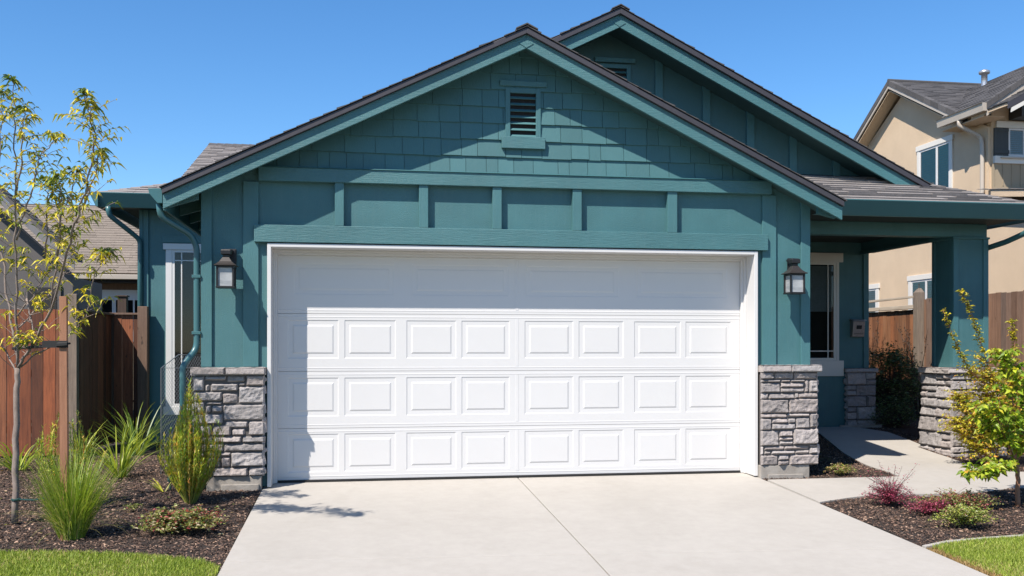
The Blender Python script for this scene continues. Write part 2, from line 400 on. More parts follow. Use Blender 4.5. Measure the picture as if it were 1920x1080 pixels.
CL = [(-6.8, 3.0), (-6.8, -2.13), (-4, -2.22), (-2.54, -2.32), (-2.166, -2.37), (-1.781, -2.45), (-1.387, -2.59), (-1.05, -2.78), (-.92, -2.99), (-.92, -.02), (-1.5, -.02), (-1.5, 3.0)]
scatter_chips(CL, 2300, 'bark_chips', 'dark brown bark chips covering the bed left of the driveway')
CR = [(4.235, -.03), (4.235, -3.07), (4.86, -2.90), (7.6, -2.76), (7.6, 3.3), (7.4, 3.3), (6.0, 2.5), (4.84, 1.5), (4.84, -.03)]
scatter_chips(CR, 2300, 'bark_chips', 'dark brown bark chips covering the beds right of the driveway')

def lawn(P, xr, yr, cnt, label, seed):
    rr = random.Random(seed); mm = M()
    for _ in range(cnt):
        x = rr.uniform(*xr); y = rr.uniform(*yr)
        if not in_poly(x, y, P):
            continue
        d = min(1, .55 + .45 * rr.random())
        edge = 1
        z = gh(x, y) - .012
        h = rr.uniform(.026, .05); a = rr.uniform(0, 6.28); w = rr.uniform(.0018, .0032); b = rr.uniform(.0, .03)
        dx, dy = math.cos(a), math.sin(a); l = rr.uniform(0, 6.28); lx, ly = math.cos(l) * b, math.sin(l) * b
        pn = noise.noise(Vector((x * 2.2, y * 2.2, 5)))
        k = rr.random() + .25 * pn
        cc = (.20, .27, .030) if k < .5 else (.31, .38, .05) if k < .84 else (.44, .44, .12) if k < .95 else (.48, .38, .16)
        br = rr.uniform(.75, 1.2); cc = tuple(q * br for q in cc)
        # straw colour along the driveway edge of the right lawn
        if P is LAWNR and x - 4.228 < .10 * rr.random() + .03: cc = (.34, .22, .09); h *= .6
        vs = [(x - dx * w, y - dy * w, z), (x + dx * w, y + dy * w, z), (x + dx * w * .8 + lx * .35, y + dy * w * .8 + ly * .35, z + h * .6), (x - dx * w * .8 + lx * .35, y - dy * w * .8 + ly * .35, z + h * .6), (x + lx, y + ly, z + h)]
        mm.poly(vs, [(0, 1, 2, 3), (3, 2, 4)], cc)
    return tag(mm.build('lawn_grass', mt_lawn), label, 'grass', kind='stuff')
lawn(LAWNL, (-4.2, -.93), (-4.2, -2.2), 110000, 'short mown green lawn left of the driveway in front of the mulch', 3)
lawn(LAWNR, (4.2, 6.6), (-4.6, -2.7), 75000, 'short mown green lawn wedge right of the driveway with a straw edge', 4)

# ------------------------------------------------------------------ the teal house
H = thing('teal_house', (1.67, 0, 0), 'single storey teal house with white two car garage door, stone piers and grey shingle roof', 'house')
GX, GZ, GS = 1.668, 4.59, .485            # garage gable apex at the roof top
def gz(x, d=0): return GZ - d - GS * abs(x - GX)

# front wall (one solid with a door opening), plus vent hole hidden behind the louvre
mm = M()
mm.box(-1.504, -.875, 0, .30, 0, 2.42); mm.box(4.222, 4.833, 0, .30, 0, 2.42)
mm.prism_y([(-1.504, 2.42), (4.833, 2.42), (4.833, gz(4.833, .12)), (GX, gz(GX, .12)), (-1.504, gz(-1.504, .12))], 0, .30)
wall = mm.build('front_wall', mt_siding, H)
# gable shingle siding
import bmesh
mm = M(); rr = random.Random(5)
zrow = 3.150; row = 0
while zrow < 4.5:
    hrow = .172; x = -1.6 + rr.uniform(-.2, 0)
    while x < 4.95:
        w = rr.choice([.12, .17, .2, .22, .25, .3]) * rr.uniform(.95, 1.08); jig = rr.choice([0, 0, .002, .005, -.004, .007])
        zb = zrow + jig; zt = zrow + hrow + .03; g2 = .0022
        br = rr.uniform(.90, 1.07)
        xa, xb = x + g2, x + w - g2; t0 = .027 + rr.uniform(-.002, .003); t1 = .006
        mm.hexa([(xa, -t0, zb), (xb, -t0, zb), (xb, -.0005, zb), (xa, -.0005, zb)], [(xa, -t1, zt), (xb, -t1, zt), (xb, -.0005, zt), (xa, -.0005, zt)], (br, br, br))
        x += w
    zrow += hrow; row += 1
sh = mm.build('gable_shakes', paint('teal shake', TEAL, .6, 'vert', .05, .5, .005), H)
bm = bmesh.new(); bm.from_mesh(sh.data)
ox = GX - 1.67
for sgn in (1, -1):
    bmesh.ops.bisect_plane(bm, geom=bm.faces[:] + bm.edges[:] + bm.verts[:], plane_co=(ox, 0, gz(GX, .13)), plane_no=(sgn * GS, 0, 1), clear_outer=True)
# cut out the vent rectangle
def cutbox(bm, x0, x1, z0, z1):
    for co, no in (((x0, 0, 0), (1, 0, 0)), ((x1, 0, 0), (1, 0, 0)), ((0, 0, z0), (0, 0, 1)), ((0, 0, z1), (0, 0, 1))):
        bmesh.ops.bisect_plane(bm, geom=bm.faces[:] + bm.edges[:] + bm.verts[:], plane_co=co, plane_no=no)
    dl = [f for f in bm.faces if x0 < f.calc_center_median().x < x1 and z0 < f.calc_center_median().z < z1]
    bmesh.ops.delete(bm, geom=dl, context='FACES')
cutbox(bm, 1.52 - 1.67, 1.85 - 1.67, 3.44, 4.02)
bm.to_mesh(sh.data); bm.free()

def board(name, x0, x1, y0, y1, z0, z1, mat, parent=H, bev=.004):
    m_ = M(); m_.box(x0, x1, y0, y1, z0, z1); return m_.build(name, mat, parent, bevel=bev)
board('band_board', -.955, 4.366, -.088, -.0005, 3.008, 3.142, mt_board)
m_ = M(); m_.hexa([(-.96, -.100, 3.142), (4.37, -.100, 3.142), (4.37, 0, 3.142), (-.96, 0, 3.142)], [(-.96, -.095, 3.150), (4.37, -.095, 3.150), (4.37, 0, 3.162), (-.96, 0, 3.162)]); m_.build('drip_cap', mt_metal, H)
board('header_board', -.999, 4.333, -.072, -.0005, 2.408, 2.578, mt_board)
# battens of the band between header and band board
for a, b_ in ((-.221, -.132), (.613, .705), (1.36, 1.454), (2.195, 2.291), (3.216, 3.321)):
    board('batten', a, b_, -.070, -.0005, 2.5785, 3.0075, mt_vert, wall)
# corner and side boards: left
board('corner_board', -1.506, -1.403, -.026, -.0005, 1.182, 2.998, mt_vert)
board('side_board', -1.108, -.960, -.030, -.0005, 1.182, 3.006, mt_vert)
board('corner_board', 4.728, 4.835, -.026, -.0005, 1.182, 2.998, mt_vert)
board('side_board', 4.286, 4.443, -.030, -.0005, 1.182, 3.006, mt_vert)
board('flashing', -1.50, -.878, -.034, -.0002, 1.174, 1.1815, mt_metal, H, 0)
board('flashing', 4.226, 4.83, -.034, -.0002, 1.174, 1.1815, mt_metal, H, 0)
# side walls of the garage
mm = M(); mm.box(-1.504, -1.36, .3005, 4.64, 0, 2.86); wl = mm.build('side_wall', mt_siding, H)
mm = M(); mm.box(4.69, 4.833, .3005, 3.5, 0, 2.93); mm.build('side_wall', mt_siding, H)

# roof of the garage: deck, rake boards, soffit, shingles
RY = -.335
def gable_roof(cx, cz, s, xl, xr, yf, yb, yfas, thick_edge=.085, fas=.140, wallY=0, name=''):
    z = lambda x, d=0: cz - d - s * abs(x - cx)
    # deck
    mm = M()
    mm.hexa([(xl, yf + .05, z(xl, .075)), (cx, yf + .05, cz - .075), (cx, yb, cz - .075), (xl, yb, z(xl, .075))], [(xl, yf + .05, z(xl, .02)), (cx, yf + .05, cz - .02), (cx, yb, cz - .02), (xl, yb, z(xl, .02))])
    mm.hexa([(cx, yf + .05, cz - .075), (xr, yf + .05, z(xr, .075)), (xr, yb, z(xr, .075)), (cx, yb, cz - .075)], [(cx, yf + .05, cz - .02), (xr, yf + .05, z(xr, .02)), (xr, yb, z(xr, .02)), (cx, yb, cz - .02)])
    deck = mm.build('roof', mt_soffit, H)
    # mauve rake edge (front end of the shingles on its metal strip)
    mm = M()
    for xa, xb in ((xl, cx), (cx, xr)):
        mm.prism_y([(xa, z(xa, thick_edge)), (xb, z(xb, thick_edge)), (xb, z(xb, .028)), (xa, z(xa, .028))], yf, yf + .0495)
    e = mm.build('rake_edge', mt_edge, deck, bevel=.003)
    # rake boards
    for xa, xb, e0, e1 in ((xl, cx, 1, 0), (cx, xr, 0, 1)):
        mm = M(); f0 = thick_edge + .0005; f1 = thick_edge + fas
        mm.prism_y([(xa + .004 * e0, z(xa, f1)), (xb - .004 * e1, z(xb, f1)), (xb - .004 * e1, z(xb, f0)), (xa + .004 * e0, z(xa, f0))], yfas, yfas + .035)
        mm.build('rake_board', mt_board, deck, bevel=.004)
    # soffit boards under the overhang, sloping
    mm = M()
    for xa, xb in ((xl + .02, cx), (cx, xr - .02)):
        n = 10
        mm.prism_y([(xa, z(xa, .17)), (xb, z(xb, .17)), (xb, z(xb, .155)), (xa, z(xa, .155))], yfas + .0355, wallY - .001)
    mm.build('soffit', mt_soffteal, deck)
    return deck
deckG = gable_roof(GX, GZ, GS, -1.812, 5.064, RY, 4.8, -.300)
# small block at the apex
mm = M(); mm.prism_y([(GX - .075, 4.41), (GX, 4.365), (GX + .075, 4.41), (GX, 4.455)], -.306, -.3005); mm.build('apex_block', mt_board, deckG, bevel=.003)
# rafter tails / outlookers under the side eaves
for sx, ex in ((-1, -1.812), (1, 5.064)):
    wx = -1.504 if sx < 0 else 4.833
    for k in range(7):
        y = -.2 + k * .6
        if sx > 0 and y > .5: break
        mm = M(); a, b_ = (ex + .03, wx - .001) if sx < 0 else (wx + .001, ex - .03)
        mm.prism_y([(a, gz(a, .26 if sx > 0 else .21)), (b_, gz(b_, .26 if sx < 0 else .21)), (b_, gz(b_, .08)), (a, gz(a, .08))], y, y + .045)
        mm.build('rafter_tail', mt_board if k else mt_board, deckG)
# fascia behind gutter, left eave, and gutter
board('eave_fascia', -1.812, -1.786, -.262, 4.2, gz(-1.8, .24), gz(-1.812, .08), mt_board, deckG)
mm = M(); zt = gz(-1.812, .03); mm.prism_y([(-1.86, zt - .14), (-1.8145, zt - .14), (-1.8145, zt), (-1.945, zt), (-1.935, zt - .05)], -.29, 4.2)
mm.build('gutter', mt_metal, H, bevel=.004)

# shingle courses as real overlapping tabs
def shingles(origin, u, up, length, rise, name, mat, parent, clips=(), ch=.14, seed=1, th=.011, wmin=.2, wmax=.36):
    """origin: lower left, u: unit along the eave, up: unit up the slope"""
    o = Vector(origin); u = Vector(u).normalized(); up = Vector(up).normalized(); nrm = u.cross(up).normalized()
    if nrm.z < 0: nrm = -nrm
    rr = random.Random(seed); mm = M(); k = 0; y = 0
    while y < rise - .01:
        h = min(ch, rise - y); x = -rr.uniform(0, wmax)
        while x < length:
            w = rr.uniform(wmin, wmax); xa = max(0, x) ; xb = min(length, x + w - .003)
            if xb - xa > .01:
                t = th * rr.choice([1, 1, 1.25, 1.6]); e = rr.uniform(-.004, .004); br = rr.choice([.88, .95, 1, 1, 1.04, 1.10]) * rr.uniform(.97, 1.03)
                A = o + u * xa + up * (y + e); B = o + u * xb + up * (y + e); C_ = o + u * xb + up * (y + h + .01); D = o + u * xa + up * (y + h + .01)
                lo = nrm * .001
                mm.hexa([tuple(A + lo), tuple(B + lo), tuple(C_ + lo), tuple(D + lo)], [tuple(A + nrm * t), tuple(B + nrm * t), tuple(C_ + nrm * .003), tuple(D + nrm * .003)], (br, br, br * 1.01))
            x += w
        y += ch; k += 1
    ob = mm.build(name, mat, parent)
    if clips:
        off = OFF[ob.name]; bm = bmesh.new(); bm.from_mesh(ob.data)
        for co, no in clips:
            bmesh.ops.bisect_plane(bm, geom=bm.faces[:] + bm.edges[:] + bm.verts[:], plane_co=Vector(co) - off, plane_no=no, clear_outer=True)
        bm.to_mesh(ob.data); bm.free()
    return ob
def gable_shingles(cx, cz, s, xl, xr, yf, yb, mat, deck, seed):
    q = math.hypot(1, s)
    shingles((xl - .02, yb, cz - .02 - s * (cx - xl + .02)), (0, -1, 0), (1, 0, s), yb - yf + .012, (cx - xl + .02) * q, 'shingles', mat, deck, seed=seed)
    shingles((xr + .02, yf - .012, cz - .02 - s * (xr - cx + .02)), (0, 1, 0), (-1, 0, s), yb - yf + .012, (xr - cx + .02) * q, 'shingles', mat, deck, seed=seed + 1)
    mm = M(); y = yf - .02; i = 0
    while y < yb:
        dz = .006; w = .11
        for sg in (-1, 1):
            pts = [(cx, y, cz + .008 + dz), (cx + sg * w, y, cz + .008 - s * w + dz), (cx + sg * w, y + .2, cz + .006 - s * w), (cx, y + .2, cz + .006)]
            if sg < 0: pts = pts[::-1]
            mm.slab(pts, .012)
        y += .17; i += 1
    mm.build('ridge_cap', mat, deck)
gable_shingles(GX, GZ, GS, -1.812, 5.064, RY, 4.8, mt_shdark, deckG, 21)

# upper gable (main house)
UX, UZ, US = 3.107, 5.462, .498
deckU = gable_roof(UX, UZ, US, -.99, 7.14, 1.36, 9.5, 1.40, .095, .155, wallY=1.9)
gable_shingles(UX, UZ, US, -.99, 7.14, 1.36, 9.5, mt_shdark, deckU, 31)
def uz(x, d=0): return UZ - d - US * abs(x - UX)
mm = M(); mm.prism_y([(UX - .075, 5.262), (UX, 5.215), (UX + .075, 5.262), (UX, 5.31)], 1.394, 1.3995); mm.build('apex_block', mt_board, deckU, bevel=.003)
mm = M(); mm.prism_y([(-.6, 2.9), (6.9, 2.9), (6.9, uz(6.9, .17)), (UX, uz(UX, .17)), (-.6, uz(-.6, .17))], 1.9, 2.2)
wallU = mm.build('upper_gable_wall', paint('shade darkened teal siding', tuple(x * .8 for x in TEAL), .6, 'stucco', .06, .4, .005), H)  # same teal paint as the front wall, darkened to paint in the shade
for a, b_ in ((3.702, 3.801), (4.327, 4.427), (4.918, 5.02), (5.50, 5.60), (2.45, 2.55), (6.1, 6.2)):
    c_ = (a + b_) / 2
    m_ = M(); m_.prism_y([(a, 3.2), (b_, 3.2), (b_, uz(b_, .17)), (a, uz(a, .17))], 1.870, 1.8995); m_.build('batten', mt_vert, wallU, bevel=.003)
def vent(x0, x1, z0, z1, y, sill, cx, hw, zh, zs):
    mm = M(); f = .05
    ex = .03
    mm.box(x0 - f, x0, y - .034, y - .0005, z0, z1 + f); mm.box(x1, x1 + f, y - .034, y - .0005, z0, z1 + f); mm.box(x0, x1, y - .034, y - .0005, z1, z1 + f)
    fr = mm.build('gable_vent', mt_vert, H, bevel=.003)
    mm = M(); mm.box(cx - hw - .02, cx + hw + .02, y - .045, y - .0005, zh, zh + .055); mm.build('vent_head', mt_board, fr, bevel=.003)
    mm = M(); mm.box(cx - hw, cx + hw, y - .062, y - .0005, zs, z0 - .0005); mm.build('vent_sill', mt_board, fr, bevel=.003)
    mm = M(); n = max(3, round((z1 - z0) / .062)); st = (z1 - z0) / n
    for i in range(n):
        a = z0 + i * st
        mm.hexa([(x0, y - .030, a + .008), (x1, y - .030, a + .008), (x1, y - .0255, a + .004), (x0, y - .0255, a + .004)], [(x0, y + .012, a + st * .80), (x1, y + .012, a + st * .80), (x1, y + .018, a + st * .75), (x0, y + .018, a + st * .75)])
    mm.build('louvre', mt_vert, fr)
    m_ = M(); m_.box(x0 + .001, x1 - .001, y - .004, y - .0008, z0 + .001, z1 - .001); m_.build('vent_back', mt_dark, fr)
    return fr
vent(1.548, 1.816, 3.530, 3.985, -.002, 0, 1.683, .225, 4.053, 3.412)
vent(3.03, 3.33, 4.35, 4.86, 1.898, 0, 3.18, .24, 4.93, 4.25)

# ------------------------------------------------------------------ garage door and frame
yD = .255
mm = M()
mm.box(-.875, -.838, -.058, .2995, 0, 2.398); mm.box(4.184, 4.222, -.058, .2995, 0, 2.398); mm.box(-.8378, 4.1838, -.058, .2995, 2.362, 2.398)
mm.box(-.8375, -.800, yD - .045, yD - .0005, 0, 2.3618); mm.box(4.146, 4.1835, yD - .045, yD - .0005, 0, 2.3618); mm.box(-.7998, 4.1458, yD - .045, yD - .0005, 2.315, 2.3618)
mm.box(-.8375, -.822, yD - .09, yD - .0455, 0, 2.3618); mm.box(4.168, 4.1835, yD - .09, yD - .0455, 0, 2.3618); mm.box(-.8218, 4.1678, yD - .09, yD - .0455, 2.340, 2.3618)
mm.build('door_frame', mt_trimw, H, bevel=.003)
m_ = M(); m_.box(-.79, 4.14, yD - .03, yD + .06, .004, .022); m_.build('door_seal', mt_rubber, H)
door = thing('garage_door', (1.67, .28, 0), '', ''); 
for k in ('label', 'category'): del door[k]
door.parent = H; door.location = Vector((1.67, .28, 0)) - OFF[H.name]
zs = [.022, .538, 1.126, 1.722, 2.36]
zs = [.022, .545, 1.128, 1.718, 2.335]
px8 = [(-.700, -.190), (-.131, .393), (.503, 1.021), (1.077, 1.588), (1.748, 2.275), (2.334, 2.829), (2.948, 3.472), (3.526, 4.048)]
px4 = [(-.640, .375), (.560, 1.575), (1.760, 2.775), (2.975, 4.0)]
rowsz = [(.098, .487), (.668, 1.062), (1.258, 1.652), (1.912, 2.235)]
def panel_section(x0, x1, z0, z1, rects, soft=False):
    mm = M(); xs = sorted({x0, x1} | {r[0] for r in rects} | {r[1] for r in rects}); zz = sorted({z0, z1} | {r[2] for r in rects} | {r[3] for r in rects})
    y = yD
    for i in range(len(xs) - 1):
        for j in range(len(zz) - 1):
            a, b_, c_, d = xs[i], xs[i + 1], zz[j], zz[j + 1]
            if any(r[0] <= a and b_ <= r[1] and r[2] <= c_ and d <= r[3] for r in rects): continue
            mm.face([(a, y, c_), (b_, y, c_), (b_, y, d), (a, y, d)])
    def ringq(A, B, ya, yb):
        (a0, a1, c0, c1), (b0, b1, d0, d1) = A, B
        P = [(a0, ya, c0), (a1, ya, c0), (a1, ya, c1), (a0, ya, c1)]; Q = [(b0, yb, d0), (b1, yb, d0), (b1, yb, d1), (b0, yb, d1)]
        for k in range(4): mm.face([P[k], P[(k + 1) % 4], Q[(k + 1) % 4], Q[k]])
    for r in rects:
        i = lambda q: (r[0] + q, r[1] - q, r[2] + q, r[3] - q)
        s = .45 if soft else 1
        ringq(i(0), i(.009), y, y + .005 * s); ringq(i(.009), i(.048), y + .005 * s, y + .0055 * s); ringq(i(.048), i(.064), y + .0055 * s, y - .0006)
        q = i(.064); mm.face([(q[0], y - .0006, q[2]), (q[1], y - .0006, q[2]), (q[1], y - .0006, q[3]), (q[0], y - .0006, q[3])])
    # rails: tongue profile on top and bottom edge
    mm.face([(x0, y, z0), (x0, y + .04, z0), (x1, y + .04, z0), (x1, y, z0)]); mm.face([(x0, y, z1), (x1, y, z1), (x1, y + .04, z1), (x0, y + .04, z1)])
    mm.face([(x0, y, z0), (x0, y, z1), (x0, y + .04, z1), (x0, y + .04, z0)]); mm.face([(x1, y, z0), (x1, y + .04, z0), (x1, y + .04, z1), (x1, y, z1)])
    mm.face([(x0, y + .04, z0), (x0, y + .04, z1), (x1, y + .04, z1), (x1, y + .04, z0)])
    for zz_ in (z0 + .030, z1 - .034):      # embossed horizontal line
        mm.hexa([(x0, y - .0018, zz_), (x1, y - .0018, zz_), (x1, y - .0003, zz_ - .005), (x0, y - .0003, zz_ - .005)], [(x0, y - .0018, zz_ + .005), (x1, y - .0018, zz_ + .005), (x1, y - .0003, zz_ + .010), (x0, y - .0003, zz_ + .010)])
    # centre stile seam
    mm.hexa([(1.654, y - .0018, z0 + .045), (1.682, y - .0018, z0 + .045), (1.684, y - .0003, z0 + .045), (1.652, y - .0003, z0 + .045)], [(1.654, y - .0018, z1 - .04), (1.682, y - .0018, z1 - .04), (1.684, y - .0003, z1 - .04), (1.652, y - .0003, z1 - .04)])
    return mm
for k in range(4):
    rects = [(a, b_, rowsz[k][0], rowsz[k][1]) for a, b_ in (px4 if k == 3 else px8)]
    panel_section(-.80, 4.146, zs[k] + (.0018 if k else 0), zs[k + 1] - .0018, rects, k == 3).build('door_section', mt_white, door)
m_ = M(); m_.box(-.80, 4.146, yD + .0405, yD + .06, 0.02, 2.36); m_.build('door_back', mt_white, door)
m_ = M(); m_.box(-1.35, 4.68, .4, .42, .0, 2.4); m_.build('garage_interior', mt_dark, H)

# ------------------------------------------------------------------ stone piers
def stone(mm, F, u0, u1, w0, w1, th, rr, res=.014, amp=1.0):
    """F(u, w, out) -> point; rough faced block"""
    nu = max(2, int((u1 - u0) / res)); nw = max(2, int((w1 - w0) / res))
    sd = rr.uniform(0, 90); th = th * rr.uniform(.75, 1.25); tiltu = rr.uniform(-.012, .012); tiltw = rr.uniform(-.014, .008)
    br = rr.uniform(.78, 1.18); wm = rr.uniform(-.03, .04); cc = (br * (1 + wm), br, br * (1 - wm * .6))
    vs = []; jit = [rr.uniform(-.004, .004) for _ in range(4)]
    for j in range(nw + 1):
        for i in range(nu + 1):
            a = i / nu; b_ = j / nw
            u = u0 + (u1 - u0) * a; w = w0 + (w1 - w0) * b_
            ed = min(a * (u1 - u0), (1 - a) * (u1 - u0), b_ * (w1 - w0), (1 - b_) * (w1 - w0))
            r_ = min(1, ed / .016); prof = math.sqrt(max(0, 1 - (1 - r_) ** 2))
            n_ = noise.noise(Vector((u * 11 + sd, w * 11, sd))) * .012 + noise.noise(Vector((u * 34 + sd, w * 34, sd))) * .008
            rdg = abs(noise.noise(Vector((u * 9 + w * 7 + sd, w * 13 - u * 4, 4)))) * .014
            o = (th + (n_ - rdg) * amp + tiltu * (a - .5) * 2 + tiltw * (b_ - .5) * 2) * (.25 + .75 * prof)
            e = noise.noise(Vector((u * 20 + sd, w * 20, 9))) * .005
            uu = u + (e if i in (0, nu) else 0); ww = w + (e if j in (0, nw) else 0)
            if prof <= 0: o = -.005
            vs.append(F(uu, ww, o))
    fs = [(j * (nu + 1) + i, j * (nu + 1) + i + 1, (j + 1) * (nu + 1) + i + 1, (j + 1) * (nu + 1) + i) for j in range(nw) for i in range(nu)]
    mm.poly(vs, fs, cc)
def ashlar(x0, x1, z0, z1, rr):
    """random coursed layout of rectangles"""
    out = []; z = z1
    while z > z0 + .03:
        h = min(rr.choice([.085, .12, .16, .19]), z - z0)
        if z - h - z0 < .04: h = z - z0
        x = x0
        while x < x1 - .01:
            w = rr.uniform(.14, .36)
            if x1 - x - w < .1: w = x1 - x
            if h > .12 and w < .26 and rr.random() < .6:
                s_ = h * rr.uniform(.4, .6); out += [(x, x + w, z - s_, z), (x, x + w, z - h, z - s_)]
            else: out.append((x, x + w, z - h, z))
            x += w
        z -= h
    return out
LAYL = [(90,178,168,285),(172,176,325,210),(330,176,462,222),(470,172,605,248),(175,238,205,285),(215,232,410,285),(415,226,466,248),(417,254,605,372),(92,290,295,355),(300,300,412,374),(92,360,168,440),(180,362,295,380),(180,386,215,437),(222,386,298,435),(305,382,605,492),(92,447,165,520),(170,447,302,517),(92,526,218,600),(225,526,360,600),(318,500,482,546),(368,552,460,600),(488,500,605,600),(92,605,226,650),(232,605,436,650),(442,605,605,652),(92,656,305,713),(312,658,605,712),(92,718,356,748),(92,755,285,820),(292,753,356,820),(362,718,605,820),(92,826,222,888),(228,826,482,888),(488,826,605,888)]
LAYR = [(95,82,210,140),(214,82,384,140),(388,82,600,142),(95,146,265,166),(270,146,352,164),(356,146,480,164),(95,172,262,250),(268,170,476,210),(268,215,478,250),(484,150,520,248),(525,150,600,248),(95,255,158,303),(164,258,388,303),(392,258,425,300),(429,255,600,298),(95,308,336,420),(342,303,600,418),(95,424,320,458),(325,424,523,452),(529,426,600,540),(95,464,186,558),(191,464,330,503),(191,508,399,553),(335,464,399,503),(405,458,523,547),(95,563,252,686),(258,563,376,612),(258,617,376,645),(258,650,376,682),(382,553,602,678),(95,692,120,758),(125,692,300,724),(304,690,520,722),(525,684,600,700),(525,704,600,757),(125,730,182,758),(187,729,394,760),(399,727,520,758),(95,765,244,848),(249,765,344,808),(249,812,344,848),(349,764,606,848)]
def pier(name, lay, sc, X0, X1, zt, zb, proud, core, caps, sideL=False, sideR=False, seed=1, yb=None, y0=0, capt=.075, over=.035):
    """lay in its own units over X0..X1 x zb..zt; core=(y0 front of the core)"""
    rr = random.Random(seed); mm = M()
    if lay:
        a0 = min(r[0] for r in lay); a1 = max(r[2] for r in lay); b0 = min(r[1] for r in lay); b1 = max(r[3] for r in lay)
        rects = [(X0 + (r[0] - a0) / (a1 - a0) * (X1 - X0), X0 + (r[2] - a0) / (a1 - a0) * (X1 - X0), zt - (r[3] - b0) / (b1 - b0) * (zt - zb), zt - (r[1] - b0) / (b1 - b0) * (zt - zb)) for r in lay]
    else: rects = [(a + .003, b_ - .003, c_ + .003, d - .003) for a, b_, c_, d in ashlar(X0, X1, zb, zt, rr)]
    yf = core
    for a, b_, c_, d in rects: stone(mm, lambda u, w, o: (u, yf - o, w), a, b_, c_, d, proud, rr)
    if sideR:
        for a, b_, c_, d in ashlar(yf - .02, yb, zb, zt, rr): stone(mm, lambda u, w, o: (X1 - .02 + o, u, w), a + .003, b_ - .003, c_ + .003, d - .003, proud, rr, .02)
    if sideL:
        for a, b_, c_, d in ashlar(-yb, -yf + .02, zb, zt, rr): stone(mm, lambda u, w, o: (X0 + .02 - o, -u, w), a + .003, b_ - .003, c_ + .003, d - .003, proud, rr, .02)
    veneer = mm.build(name, mt_stone, H)
    m_ = M(); m_.box(X0 + .02, X1 - .02, yf + .001, yb, zb, zt); m_.build('mortar', mt_mortar, veneer)
    for ca, cb in caps:
        mm = M(); rc = rr.uniform(0, 9); yF = yf - proud - over; br = rr.uniform(1.22, 1.35); cc = (br, br * .985, br * .95); z0, z1 = zt + .002, zt + capt
        stone(mm, lambda u, w, o: (u, yF + .03 - o, w), ca + .001, cb - .001, z0, z1, .03, rr, .012, .45)
        n = max(3, int((cb - ca) / .02)); k = 6
        vs = []
        for j in range(k + 1):
            for i in range(n + 1):
                u = ca + .001 + (cb - ca - .002) * i / n; y = yF + .006 + (yb - yF - .006) * j / k
                vs.append((u, y, z1 - .004 + noise.noise(Vector((u * 16, y * 16, rc))) * .004))
        mm.poly(vs, [(j * (n + 1) + i, j * (n + 1) + i + 1, (j + 1) * (n + 1) + i + 1, (j + 1) * (n + 1) + i) for j in range(k) for i in range(n)], cc)
        mm.box(ca + .003, cb - .003, yF + .018, yb, z0 - .001, z1 - .012, cc)
        if sideL and ca == min(c_[0] for c_ in caps): stone(mm, lambda u, w, o: (ca + .015 - o, -u, w), -yb, -yF - .01, z0, z1, .012, rr, .02)
        if sideR and cb == max(c_[1] for c_ in caps): stone(mm, lambda u, w, o: (cb - .015 + o, u, w), yF + .01, yb, z0, z1, .012, rr, .02)
        mm.build('cap_stone', mt_stone, veneer)
    return veneer
p1 = pier('stone_pier', LAYL, 1, -1.561, -.892, 1.104, .122, .030, -.118, [(-1.585, -1.262), (-1.262, -.880)], sideL=True, sideR=True, seed=3, yb=-.001, over=.030, capt=.076)
p2 = pier('stone_pier', LAYR, 1, 4.226, 4.880, 1.110, .118, .030, -.118, [(4.226, 4.556), (4.556, 4.905)], sideR=True, seed=8, yb=-.001, over=.030, capt=.076)
m_ = M(); m_.box(-1.44, -.925, -.122, -.001, -.06, .120); m_.box(-1.30, -.945, -.155, -.1225, -.06, .045); m_.build('footing', mt_found, p1, bevel=.006)
m_ = M(); m_.box(4.226, 4.777, -.122, -.001, -.06, .116); m_.box(4.30, 4.70, -.145, -.1225, -.06, .022); m_.build('footing', mt_found, p2, bevel=.006)

# ------------------------------------------------------------------ porch
mm = M(); mm.box(4.8335, 7.51, 3.50, 3.70, .0, 3.0); wp = mm.build('porch_wall', mt_siding, H)
mm = M(); mm.box(7.36, 7.51, 3.7005, 9.4, 0, 3.2); mm.build('side_wall', mt_siding, H)
board('corner_board', 7.43, 7.514, 3.474, 3.4995, 1.07, 2.90, mt_vert, wp)
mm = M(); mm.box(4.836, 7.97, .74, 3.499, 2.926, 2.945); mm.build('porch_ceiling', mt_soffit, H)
board('porch_beam', 4.8345, 7.855, 1.25, 1.42, 2.762, 2.9245, mt_board)
mm = M(); mm.box(7.62, 7.855, 1.4205, 9.0, 2.80, 2.9245)
sb = board('side_beam', 7.395, 7.60, 1.4205, 3.499, 2.775, 2.9245, mt_board)
board('beam_ledge', 7.375, 7.394, 1.4205, 3.4985, 2.745, 2.785, mt_vert, sb, .002)
mm = M(); mm.box(7.405, 7.862, 1.262, 1.71, 1.118, 2.735); cl = mm.build('porch_column', mt_siding, H)
board('column_trim', 7.392, 7.462, 1.247, 1.2615, 1.12, 2.735, mt_vert, cl, .003)
board('column_trim', 7.805, 7.875, 1.247, 1.2615, 1.12, 2.735, mt_vert, cl, .003)
board('column_trim', 7.391, 7.4045, 1.262, 1.33, 1.12, 2.735, mt_vert, cl, .003)
board('column_trim', 7.391, 7.4045, 1.645, 1.712, 1.12, 2.735, mt_vert, cl, .003)
board('column_cap', 7.380, 7.888, 1.237, 1.725, 2.7355, 2.7615, mt_board, cl, .003)
